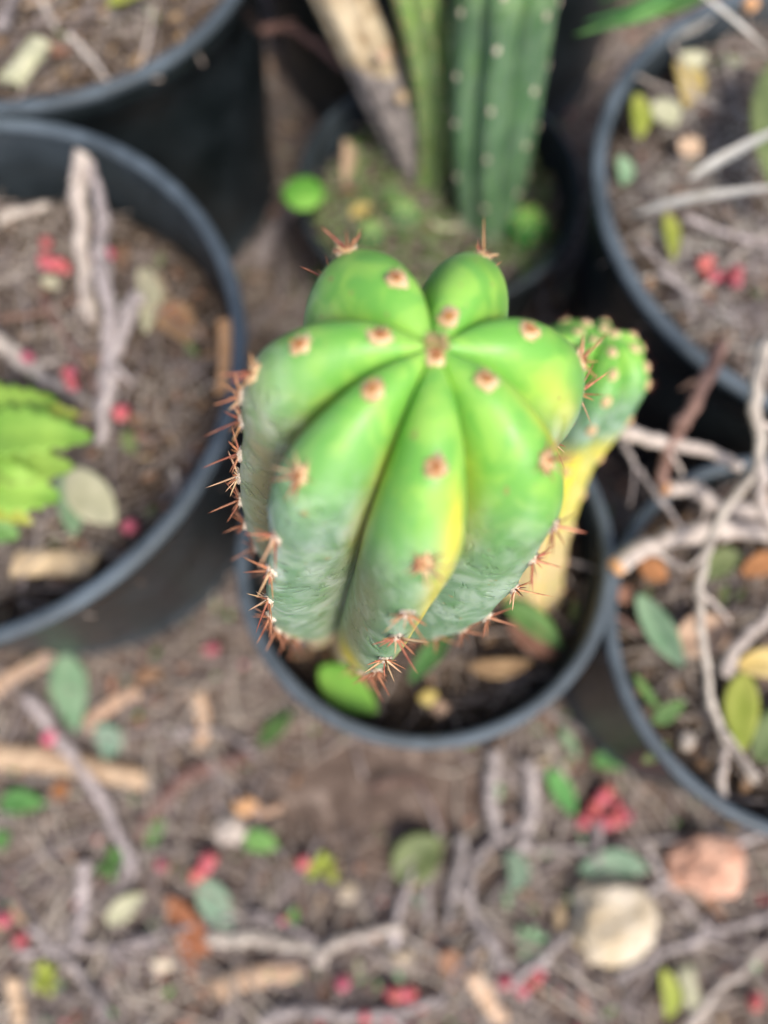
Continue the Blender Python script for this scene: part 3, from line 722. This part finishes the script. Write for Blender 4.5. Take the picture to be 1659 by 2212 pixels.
# ------------------------------------------------------------------ left pot contents
zl = .232
stick('twig', [(180, 328), (172, 420), (180, 560), (200, 700)], 36, [.292, .275, .255, .24], M_twigp, 'broken upright pale twig stub in the left pot', w2=30)
stick('twig', [(190, 345), (222, 460), (215, 560), (238, 700), (222, 900)], 22, [.285, .275, .265, .255, zl], M_twig, 'bent grey twig touching the pale stub in the left pot', w2=36)
stick('twig', [(300, 640), (262, 720), (232, 840), (215, 960)], 36, [.25, .25, .245, zl], M_twig, 'forked grey twig right of the bent one in the left pot', w2=26)
stick('twig', [(-20, 720), (70, 800), (190, 870)], 40, [.25, .245, .24], M_twigp, 'pale grey twig slanting in from the left edge of the left pot', w2=18)
stick('twig', [(90, 640), (150, 740), (220, 860)], 14, .242, M_twigb, 'thin dark twig above the slanting pale twig')
stick('twig', [(0, 690), (110, 670), (170, 640)], 16, .24, M_twigb, 'short brown twig near the left pot berries')
stick('twig', [(0, 470), (60, 455), (110, 445)], 26, .235, M_twigp, 'pale flat twig at the far side of the left pot')
stick('wood_chip', [(30, 1218), (120, 1215), (205, 1222)], 66, zl+.004, M_tan, 'wide pale tan wood block near the left pot front', 'wood chip', flat=.4, jag=.002, w2=60, knots=0)
stick('twig', [(375, 1010), (385, 1080), (340, 1150)], 10, zl+.004, M_twigp, 'thin curved pale straw in the left pot')
stick('wood_chip', [(485, 690), (488, 760), (478, 850)], 36, .255, M_cut, 'orange brown strip against the left pot inner wall', 'wood chip', flat=.3, knots=0)
for a in [([(305, 575), (325, 640), (315, 720)], 50, M_cream, 'yellowish dry leaf right of the twigs in the left pot'),
          ([(150, 1010), (200, 1080), (250, 1130)], 90, M_cream, 'pale yellow green leaf below the lime foliage'),
          ([(130, 1020), (155, 1100), (160, 1160)], 50, M_pgrn, 'greyish leaf under the pale yellow leaf'),
          ([(345, 650), (380, 690), (410, 740)], 80, M_brn, 'crumpled brown leaf in the left pot'),
          ([(360, 700), (400, 660)], 50, M_rust, 'reddish crumpled leaf beside the brown one'),
          ([(270, 930), (290, 980)], 36, M_oliv, 'small olive leaf near the left pot centre'),
          ([(90, 600), (130, 620)], 30, M_cream, 'small cream leaf near the pink berries')]:
    lf(a[0], a[1], zl+.008, a[2], a[3])
berries([(100, 570), (120, 575), (135, 580)], zl+.012, 'bright pink berries left of the pale twig stub', 14, None, 2, 10)
berries([(175, 565), (190, 560)], zl+.012, 'pink berries behind the pale twig stub', 13, None, 1, 8)
berries([(228, 562), (238, 550)], zl+.012, 'pink berries right of the pale twig stub', 13, None, 1, 8)
berries([(100, 525)], zl+.01, 'dull pink berry above the bright ones', 12, None, 1, 0)
berries([(145, 812), (158, 830)], zl+.012, 'red berries on the slanting pale twig', 14, None, 2, 8)
berries([(262, 888)], zl+.01, 'single red berry near the left pot centre', 16, None, 2, 6)
berries([(278, 1138)], zl+.01, 'single crimson berry near the left pot front', 18, None, 1, 4)
berries([(62, 768)], zl+.012, 'red berry at the start of the slanting twig', 13, None, 2, 8)
# lime foliage rising at the left edge
c = at(-110, 1010, .235)
root = empty('leafy_plant', c, 'bright lime leafy plant reaching in from the left edge', 'plant')
top = at(-90, 980, .315)
tube('stem', [c, (c+top)/2+Vector((.006, 0, 0)), top], .0025, .0016, M_grn, root)
for (tr_, w, zz, m) in [([(-90, 980), (20, 935), (200, 945)], 115, [.315, .33, .315], M_lime), ([(-90, 1000), (0, 1000), (160, 1010)], 115, [.315, .325, .31], M_lime),
                        ([(-90, 1000), (10, 1050), (130, 1075)], 115, [.315, .325, .31], M_lime), ([(-90, 960), (-10, 890), (120, 862)], 115, [.315, .325, .31], M_lime),
                        ([(-90, 1010), (-30, 1080), (70, 1130)], 60, [.315, .315, .305], M_ygr), ([(-60, 960), (40, 900), (170, 895)], 85, [.31, .315, .305], M_ygr),
                        ([(-90, 1040), (-40, 1120), (40, 1160)], 90, [.30, .30, .29], M_grn), ([(-90, 930), (-40, 860), (40, 850)], 85, [.305, .31, .30], M_lime)]:
    leaf('leaf', px(tr_, zz), pxm(w, 0, 1000, .315), m, root, fold=.2, n=18, mw=4, serr=.16, th=.0005)

# ------------------------------------------------------------------ main pot contents
zm = .226
for a in [([(885, 1475), (940, 1400), (985, 1325)], 46, M_grn, 'long bright green leaf in front of the large cactus'),
          ([(1090, 1300), (1150, 1340), (1215, 1400)], 56, M_grn, 'green leaf at the right inside the central pot'),
          ([(1095, 1340), (1150, 1385), (1200, 1420)], 60, M_brn, 'tan dry leaf under the green leaf in the central pot'),
          ([(1010, 1440), (1080, 1445), (1150, 1430)], 44, M_brn, 'dull brown leaf at the front of the central pot soil'),
          ([(1230, 1010), (1240, 1060), (1225, 1110)], 40, M_oliv, 'small olive leaf by the yellow stem')]:
    lf(a[0], a[1], zm+.008, a[2], a[3], fold=.3)
lf([(690, 1440), (745, 1485), (815, 1540)], 84, .232, M_lime2, 'bright lime leaf below the base of the large cactus', fold=.2)
for (u, v, m, lb) in [(925, 1505, M_yel, 'yellowish crumb of bark at the front of the central pot'), (950, 1530, M_tan, 'tan crumb beside the yellowish one')]:
    o = blob('bark_crumb', pxm(22, u, v, zm), .4, 1.6, u, m, at(u, v, zm+.004), sub=2, sq=(1, .8, .6)); tag(o, lb, 'bark')

# ------------------------------------------------------------------ lower right pot contents
zb = .235
stick('branch', [(1335, 1222), (1430, 1165), (1540, 1145), (1720, 1145)], 42, [.282, .28, .275, .27], M_twigp, 'thick pale branch with a cut end over the lower right pot rim', 'branch', cut=1, w2=40)
stick('branch', [(1440, 1055), (1500, 1060), (1560, 1095), (1720, 1108)], 34, [.285, .285, .28, .275], M_twigp, 'pale branch with an orange cut end behind the thick one', 'branch', cut=1, w2=30)
stick('branch', [(1655, 740), (1632, 860), (1640, 1000), (1562, 1110), (1512, 1260), (1520, 1420), (1550, 1560), (1630, 1690)], 30, [.36, .35, .33, .31, .30, .28, .25, .24], M_twigp, 'long winding pale stem down the right side of the picture', 'branch', w2=14)
stick('branch', [(1640, 1000), (1650, 1100), (1720, 1200)], 30, [.33, .32, .30], M_twigp, 'pale side shoot at the right edge', 'branch', w2=24)
stick('branch', [(1330, 925), (1420, 955), (1530, 975), (1600, 1010)], 34, [.30, .30, .30, .30], M_twigp, 'pale branch above the lower right pot', 'branch', w2=22)
stick('branch', [(1560, 740), (1500, 870), (1450, 960), (1425, 1045)], 34, [.32, .31, .30, .29], M_twigb, 'reddish brown stem leaning over the right pots', 'branch', w2=26)
stick('twig', [(1325, 925), (1390, 1030), (1480, 1150)], 14, [.29, .29, .285], M_twig, 'dark straight twig crossing the pale branches')
stick('branch', [(1560, 1455), (1600, 1390), (1700, 1290)], 34, [.26, .26, .26], M_twigp, 'grey pale stick in the lower right pot', 'branch')
stick('twig', [(1556, 1722), (1558, 1660), (1572, 1600)], 24, .245, M_twigp, 'short upright pale twig at the lower right pot front')
stick('twig', [(1560, 1575), (1640, 1680)], 12, .25, M_twigp, 'thin double straw at the lower right pot front')
stick('twig', [(1330, 1330), (1400, 1370), (1500, 1380)], 9, zb+.006, M_twigb, 'fine dark rootlet in the lower right pot')
for a in [([(1375, 1280), (1425, 1365), (1475, 1440)], 64, zb+.012, M_pgrn, 'pale green pointed leaf in the lower right pot'),
          ([(1455, 1400), (1520, 1370), (1575, 1350)], 96, zb+.008, M_tan, 'tan rounded leaf beside the pale green pointed leaf'),
          ([(1590, 1440), (1660, 1430), (1720, 1440)], 64, zb+.012, M_yel, 'yellow leaf at the right edge'),
          ([(1610, 1450), (1600, 1530), (1605, 1622)], 72, zb+.012, M_ygr, 'olive yellow hanging leaf under the yellow leaf'),
          ([(1630, 1640), (1690, 1580), (1740, 1560)], 110, zb+.008, M_oliv, 'dull dark olive leaf in the lower right corner of its pot'),
          ([(1370, 1455), (1400, 1500), (1430, 1540)], 20, zb+.008, M_grn, 'slender green blade in the lower right pot'),
          ([(1410, 1560), (1440, 1540), (1480, 1515)], 40, zb+.008, M_grn, 'small green leaf below the slender blade'),
          ([(1520, 1250), (1560, 1210), (1600, 1200)], 60, zb+.006, M_oliv, 'olive leaf behind the winding stem'),
          ([(1600, 1240), (1650, 1215), (1690, 1200)], 50, zb+.006, M_rust, 'red brown leaf at the right edge of the lower right pot'),
          ([(1330, 1270), (1370, 1300)], 40, zb+.006, M_brn, 'pinkish brown leaf inside the lower right pot rim'),
          ([(1380, 1210), (1440, 1250)], 50, zb+.006, M_rust, 'dull red leaf under the thick pale branch')]:
    lf(a[0], a[1], a[2], a[3], a[4])
for (u, v, m, lb) in [(1480, 1690-90, M_twigp, 'round pale pebble in the lower right pot')]:
    o = blob('pebble', pxm(20, u, v, zb), .3, 1.6, 3, m, at(u, v, zb+.004), sub=2); tag(o, lb, 'stone')

# ------------------------------------------------------------------ upper right pot contents
zt = .255
for a in [([(1490, 388), (1580, 335), (1720, 262)], 34, [.33, .34, .36], M_straw, 'broad bleached straw blade at the right edge'),
          ([(1370, 463), (1500, 432), (1720, 398)], 34, [.30, .32, .34], M_straw, 'long bleached straw blade below the broad one'),
          ([(1500, -20), (1570, 35), (1650, 100)], 26, [.38, .37, .36], M_straw, 'pale straw blade in the top right corner'),
          ([(1440, 90), (1500, 60), (1570, 0)], 44, [.27, .27, .27], M_straw, 'grey dry blade lying on the upper right pot rim')]:
    lf(a[0], a[1], a[2], a[3], a[4], 'straw', 'straw_blade', fold=.35, tipw=.3, roll=.3)
root = empty('grassy_plant', at(1580, -60, .26), 'fresh green grassy blades hanging in at the top right', 'plant')
for tr_, w in [([(1560, -60), (1400, 30), (1240, 76)], 34), ([(1540, -70), (1420, 5), (1262, 48)], 34), ([(1500, -70), (1400, -25), (1290, 5)], 40), ([(1580, -50), (1480, 10), (1360, 50)], 30)]:
    leaf('blade', px(tr_, [.36, .38, .36]), pxm(w, 1400, 30, .37), M_grn, root, fold=.3, n=14, mw=2, tipw=0)
for a in [([(1460, 130), (1490, 170), (1480, 230)], 70, M_yel, 'yellow dry leaf in the upper right pot'),
          ([(1415, 215), (1440, 245), (1460, 270)], 60, M_cream, 'pale cream leaf below the yellow dry leaf'),
          ([(1490, 110), (1500, 150)], 60, M_cream, 'cream leaf above the yellow dry leaf'),
          ([(1375, 200), (1385, 250), (1380, 300)], 44, M_ygr, 'yellow olive leaf against the upper right pot wall'),
          ([(1340, 335), (1350, 370), (1345, 400)], 40, M_pgrn, 'small pale green leaf against the upper right pot wall'),
          ([(1440, 460), (1450, 500), (1455, 560)], 34, M_ygr, 'yellow green blade in the upper right pot'),
          ([(1470, 300), (1510, 335)], 50, M_tan, 'tan leaf in the middle of the upper right pot')]:
    lf(a[0], a[1], zt+.008, a[2], a[3])
lf([(1690, 120), (1675, 280), (1700, 460)], 120, [.29, .30, .29], M_oliv, 'large dull olive leaf blurred at the right edge', name='hanging_leaf', roll=.1)
berries([(1525, 570), (1535, 590)], zt+.006, 'dull pink berries in the upper right pot', 13, None, 2, 8)
berries([(1585, 590), (1595, 600)], zt+.006, 'red berries near the right edge of the upper right pot', 14, None, 2, 8)
o = blob('bark_crumb', pxm(16, 1620, 10, .3), .2, 1.3, 2, M_cut, at(1620, 10, .3), sub=2); tag(o, 'orange round bud in the top right corner', 'bud')
for i, (tr_, w, m) in enumerate([([(1340, 150), (1460, 200), (1659, 260)], 8, M_twigp), ([(1380, 520), (1500, 640), (1600, 700)], 12, M_twig), ([(1450, 90), (1500, 200), (1560, 240)], 8, M_twigp),
                          ([(1500, 640), (1580, 560), (1660, 500)], 8, M_twigp), ([(1480, 470), (1560, 500), (1660, 530)], 14, M_twig), ([(1560, 100), (1600, 260), (1620, 330)], 7, M_twigp), ([(1420, 590), (1470, 620), (1500, 700)], 14, M_twig)]):
    stick('twig', tr_, w, zt+.008, m, ['thin pale straw crossing the upper right pot', 'grey twig low in the upper right pot', 'bent pale straw near the yellow leaf', 'fine straw rising to the right edge', 'grey twig under the long straw blade', 'upright fine straw in the upper right pot', 'short grey twig near the upper right pot front'][i])

# ------------------------------------------------------------------ upper left pot contents
zu = .30
stick('wood_chip', [(20, 180), (55, 135), (90, 90)], 62, zu+.003, M_cream, 'pale cream wood chip in the upper left pot', 'wood chip', flat=.4, knots=0, w2=56)
lf([(235, 15), (275, -5), (320, -20)], 60, zu+.02, M_ygr, 'bright yellow green leaf at the top edge')
stick('twig', [(150, 75), (190, 120), (235, 175)], 13, zu+.006, M_twigp, 'straight grey twig in the upper left pot')
stick('twig', [(0, 70), (20, 20), (40, -20)], 24, zu+.01, M_twig, 'grey twig in the top left corner')
stick('twig', [(90, 0), (120, 60)], 12, zu+.006, M_twigp, 'short straw near the top left corner')
stick('twig', [(330, 20), (320, 90), (305, 140)], 7, zu+.006, M_twigp, 'very fine upright straw in the upper left pot')
# behind / between
stick('twig', [(545, 70), (620, 62), (690, 105), (740, 150)], 20, [.21, .22, .22, .21], M_twigb, 'reddish brown twig between the upper left and back pots')
stick('twig', [(612, 640), (605, 520), (618, 420)], 12, .02, M_twig, 'grey stem rising in the gap left of the large cactus')
for (tr_, w, m, lb) in [([(770, 540), (700, 600), (650, 640)], 10, M_twigp, 'thin straw in front of the back pot'), ([(560, 560), (590, 500), (660, 430)], 30, M_twig, 'grey root between the upper left pot and back pot')]:
    stick('twig', tr_, w, .012, m, lb)
for a in [([(745, 400), (755, 340), (745, 300)], 30, M_tan, 'tan strip at the left inside the back pot'), ([(1000, 488), (950, 492), (930, 470)], 12, M_cream, 'thin cream flake at the foot of the dark column'), ([(760, 470), (800, 440)], 40, M_yel, 'yellow leaf on the back pot soil'), ([(830, 440), (870, 420)], 50, M_grn, 'green leaf on the back pot soil')]:
    lf(a[0], a[1], .162, a[2], a[3])

# ------------------------------------------------------------------ countless small litter
BARE = at(830, 1715, 0)
def in_pot(x, y, pad=0.0):
    return any(math.hypot(x-q['c'][0], y-q['c'][1]) < q['rb']+pad for q in POTS.values())
def region_points(n, key=None):
    out = []
    while len(out) < n:
        if key is None:
            x, y = R.uniform(-.75, .85), R.uniform(-.42, .95)
            if in_pot(x, y, .006): continue
            e_ = ((x-BARE.x)/.12)**2+((y-BARE.y)/.065)**2
            if e_ < 1 and R.random() < .97-.5*e_*e_: continue
            out.append((x, y, soil_h(x, y)))
        else:
            q = POTS[key]; a = R.uniform(0, 2*math.pi); r = q['ri']*math.sqrt(R.random())*.96
            x, y = q['c'][0]+r*math.cos(a), q['c'][1]+r*math.sin(a)
            out.append((x, y, sz(key, x, y)))
    return out
def rotz(): return Matrix.Rotation(R.uniform(0, 6.28), 3, 'Z')
def stuff(name, m, protos, pts, smin, smax, lift, parent=None, label=None, cat=None, tilt=.4):
    Vs, Fs = [], []; off = 0
    P_ = [(np.array([tuple(v) for v in pv]), pf) for pv, pf in protos]
    for (x, y, z) in pts:
        pv, pf = P_[R.randrange(len(P_))]; s = smin+(smax-smin)*R.random()**2.2
        Mx = np.array(rotz() @ Matrix.Rotation(R.uniform(-tilt, tilt), 3, 'X') @ Matrix.Rotation(R.uniform(-tilt, tilt), 3, 'Y'))
        Vs.append(pv @ Mx.T*s+np.array((x, y, z+lift*s))); Fs += [tuple(i+off for i in f) for f in pf]; off += len(pv)
    V = np.concatenate(Vs); 
    if parent: V = V-np.array(parent.location)
    o = mk(name, V.tolist(), Fs, m, parent); o['kind'] = 'stuff'
    if label: o['label'] = label; o['category'] = cat
    return o
clod = [blob_data(1, 1, .5, 1.4, s, (1, .85, .7)) for s in range(6)]
clod0 = [blob_data(0, 1, .5, 1.4, s, (1, .85, .7)) for s in range(6)]
R2 = random.Random(3)
def fibre():
    a = R2.uniform(-.4, .4); return tube_data([(-1, 0, 0), (0, a*.5, .1), (1, a, 0)], .055, .035, seg=4, n=5, wob=.04, rnd=R2)
fib = [fibre() for _ in range(8)]
flk = [leaf_data([(-1, 0, 0), (0, .1, .15), (1, 0, .05)], R2.uniform(.5, 1), n=4, mw=1, fold=.2, th=.03) for _ in range(4)]
stuff('soil_crumbs', M_clod, clod0, region_points(26000), .0008, .005, .3, None, 'fine dark soil crumbs covering the ground', 'soil')
stuff('pale_grit', M_grit, clod0, region_points(3500), .0008, .0035, .4, None, 'fine pale grit scattered over the ground', 'grit')
stuff('plant_fibres', M_fib, fib, region_points(9500), .006, .036, .1, None, 'fine dry plant fibres matted over the ground', 'plant debris')
stuff('leaf_flakes', M_brn, flk, region_points(2200), .002, .009, .3, None, 'small brown leaf flakes scattered over the ground', 'plant debris')
stuff('green_bits', M_grn, flk, region_points(700), .002, .008, .5, None, 'tiny green leaf bits scattered over the ground', 'plant debris')
stuff('cream_flakes', M_cream, flk, region_points(500), .002, .007, .5, None, 'tiny cream flakes scattered over the ground', 'plant debris')
long_f = []
for q in range(10):
    a = R2.uniform(-.5, .5); b = R2.uniform(-.3, .3)
    long_f.append(tube_data([(-1, 0, 0), (-.35, a*.4, .12), (.3, a*.3+b, .1), (1, b, 0)], .029, .016, seg=4, n=9, wob=.035, rnd=R2))
M_dry = mat('dry_stems', (.27, .225, .19), (.68, .6, .51), .85, 12, .4, .001, .25, 0)
M_dry2 = mat('mauve_stems', (.19, .155, .15), (.46, .40, .39), .85, 12, .4, .001, .25, 0)
stuff('dry_stems', M_dry, long_f, region_points(4200), .015, .055, .14, None, 'tangle of thin dry stems strewn over the ground', 'plant debris', .12)
stuff('mauve_stems', M_dry2, long_f, region_points(3600), .015, .06, .12, None, 'tangle of thin grey mauve stems strewn over the ground', 'plant debris', .12)
for key, f in (('left', 800), ('tr', 1500), ('br', 330), ('tl', 400), ('main', 25), ('mid', 45)):
    par = POTS[key]['obj']; q_ = POTS[key]
    pts_ = [(x, y, z+R.random()*.008) for x, y, z in region_points(f, key) if math.hypot(x-q_['c'][0], y-q_['c'][1]) < q_['ri']-.03]
    stuff('dry_stems', M_straw if key == 'tr' else M_dry, long_f, pts_[::2], .012, .032, .2, par, tilt=.15); stuff('mauve_stems', M_dry2, long_f, pts_[1::2], .012, .034, .2, par, tilt=.15)
stuff('moss', M_oliv, flk, region_points(900, 'mid'), .003, .012, .6, POTS['mid']['obj'])
for key, f in (('main', 1), ('left', 2.4), ('br', 1), ('tr', 2.4), ('tl', 2), ('mid', 1), ('back', .6)):
    par = POTS[key]['obj']
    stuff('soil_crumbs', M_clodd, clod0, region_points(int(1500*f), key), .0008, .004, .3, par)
    stuff('grit', M_grit, clod0, region_points(int(200*f), key), .0008, .003, .4, par)
    stuff('plant_fibres', M_fib, fib, region_points(int((700 if key == 'tr' else 360)*f), key), .004, .028, .2, par)
    stuff('leaf_flakes', M_brn if key != 'mid' else M_grn, flk, region_points(int(150*f), key), .002, .009, .4, par)

# ------------------------------------------------------------------ countable scattered litter: copies of a few prototypes
def protos(kind):
    out = []
    for s in range(7):
        if kind == 'twig': V, F = tube_data([(0, 0, 0), (.3, R2.uniform(-.08, .08), .01), (.65, R2.uniform(-.12, .12), .02), (1, R2.uniform(-.2, .2), 0)], .034, .018, seg=7, n=12, wob=.012, knots=3, rnd=R2)
        if kind == 'chip': V, F = tube_data([(0, 0, 0), (.5, R2.uniform(-.05, .05), 0), (1, 0, 0)], .16, .11, seg=7, n=5, wob=.02, flat=.35, jag=.08, rnd=R2)
        if kind == 'leaf': V, F = leaf_data([(0, 0, 0), (.5, R2.uniform(-.1, .1), .1), (1, 0, R2.uniform(-.1, .15))], R2.uniform(.25, .5), n=8, mw=2, fold=.25, th=.01)
        if kind == 'berry': V, F = blob_data(2, .5, .12, 1.5, s)
        me = bpy.data.meshes.new(kind); me.from_pydata([tuple(v) for v in V], [], F); me.polygons.foreach_set('use_smooth', [True]*len(F)); out.append(me)
    return out
PR = {k: protos(k) for k in ('twig', 'chip', 'leaf', 'berry')}
MESHM = {}
def proj(x, y, z):
    Y, Z = y, z-CH; yc = Y*math.cos(PITCH)+Z*math.sin(PITCH); d = Y*math.sin(PITCH)-Z*math.cos(PITCH)
    return 829.5+x/d*FPX, 1106-yc/d*FPX
MARKS = [(at(u, v, 0), t) for u, v, t in ((1325, 1990, 'around the cream stone'), (1525, 1868, 'around the salmon stone'), (900, 1850, 'around the round olive leaf'),
  (560, 2030, 'along the thick pale stick'), (150, 1650, 'around the largest tan wood piece'), (400, 1690, 'around the curved bark strip'), (245, 1770, 'along the mauve branch'),
  (1300, 1740, 'around the dark pink berry cluster'), (1030, 1950, 'along the curved grey twig'), (700, 1870, 'around the lime green sprig'), (100, 2110, 'in the bottom left corner'),
  (740, 2150, 'around the lone bright pink berry'), (1085, 2150, 'around the tan sliver at bottom centre'), (1480, 2130, 'in the bottom right corner'), (150, 1490, 'around the pale green oval leaf'),
  (430, 1440, 'under the left pot wall'), (600, 1580, 'left of the central pot rim'), (1160, 1650, 'below the right of the central pot rim'), (400, 1950, 'around the rusty leaf'), (20, 1985, 'near the left edge berry'),
  (880, 1700, 'on the bare soil under the central pot'), (620, 560, 'in the gap between left and back pots'), (1230, 300, 'in the gap right of the back pot'), (680, 80, 'behind the back pot at the top'))]
def scatter(name, kind, m, n, key, smin, smax, lift, label, cat, tilt=.12):
    grp = label
    done = 0
    for (x, y, z) in region_points(n*(3 if key is None else 2), key):
        if done >= n: break
        u, v = proj(x, y, z)
        if not (-15 < u < 1675 and -15 < v < 2227): continue
        done += 1
        if key is None:
            where = min(MARKS, key=lambda q: (q[0].x-x)**2+(q[0].y-y)**2)[1]
            lb_ = label+' '+where; grp = lb_
        else:
            q_ = POTS[key]; dx, dy = x-q_['c'][0], y-q_['c'][1]
            lb_ = label+', '+('at its right' if dx > abs(dy) else 'at its left' if -dx > abs(dy) else 'at its far side' if dy > 0 else 'at its near side'); grp = lb_
        me0 = R.choice(PR[kind]); kk = (me0.name, m.name)
        if kk not in MESHM: me = me0.copy(); me.materials.clear(); me.materials.append(m); MESHM[kk] = me
        o = bpy.data.objects.new(name, MESHM[kk]); COL.objects.link(o)
        s = smin+(smax-smin)*R.random()**1.7; o.scale = (s, s, s) if kind != 'twig' else (s, s*R.uniform(.7, 1.3)*min(1, .05/s)*1.5, s*min(1, .05/s)*1.5)
        if kind == 'twig': o.scale = (s, s*.75, s*.75)
        o.rotation_euler = (R.uniform(-tilt, tilt), R.uniform(-tilt, tilt)*.6, R.uniform(0, 6.28)); o.location = (x, y, z+lift+R.random()*.004)
        tag(o, lb_, cat, grp)
scatter('twig', 'twig', M_twig, 115, None, .035, .13, .007, 'small grey twig', 'twig')
scatter('twig', 'twig', M_twigp, 32, None, .03, .08, .008, 'small pale twig', 'twig')
scatter('twig', 'twig', M_twigb, 32, None, .03, .09, .006, 'small brown twig', 'twig')
scatter('wood_chip', 'chip', M_tan, 90, None, .010, .034, .004, 'small tan wood chip', 'wood chip')
scatter('fallen_leaf', 'leaf', M_brn, 80, None, .010, .030, .006, 'small brown leaf', 'leaf', .35)
scatter('fallen_leaf', 'leaf', M_grn, 60, None, .007, .019, .006, 'small green leaf', 'leaf', .35)
scatter('fallen_leaf', 'leaf', M_pgrn, 40, None, .008, .022, .006, 'small pale green leaf', 'leaf', .35)
scatter('fallen_leaf', 'leaf', M_teal, 18, None, .008, .02, .006, 'small grey green leaf', 'leaf', .35)
scatter('pink_berry', 'berry', M_berry, 50, None, .005, .008, .005, 'loose pink berry', 'berry')
for key, nm, f in (('left', 'left', 2.3), ('br', 'lower right', 1), ('tr', 'upper right', 2), ('tl', 'upper left', 1.6), ('main', 'central', .8), ('mid', 'back', .7)):
    scatter('twig', 'twig', M_twig, int(6*f), key, .03, .08, .005, f'small grey twig lying on the {nm} pot soil', 'twig')
    scatter('wood_chip', 'chip', M_tan, int(7*f), key, .010, .028, .003, f'small tan wood chip lying on the {nm} pot soil', 'wood chip')
    scatter('fallen_leaf', 'leaf', M_brn, int(7*f), key, .012, .032, .005, f'small brown leaf lying on the {nm} pot soil', 'leaf', .35)
    scatter('fallen_leaf', 'leaf', M_oliv, int(5*f), key, .010, .026, .005, f'small olive leaf lying on the {nm} pot soil', 'leaf', .35)
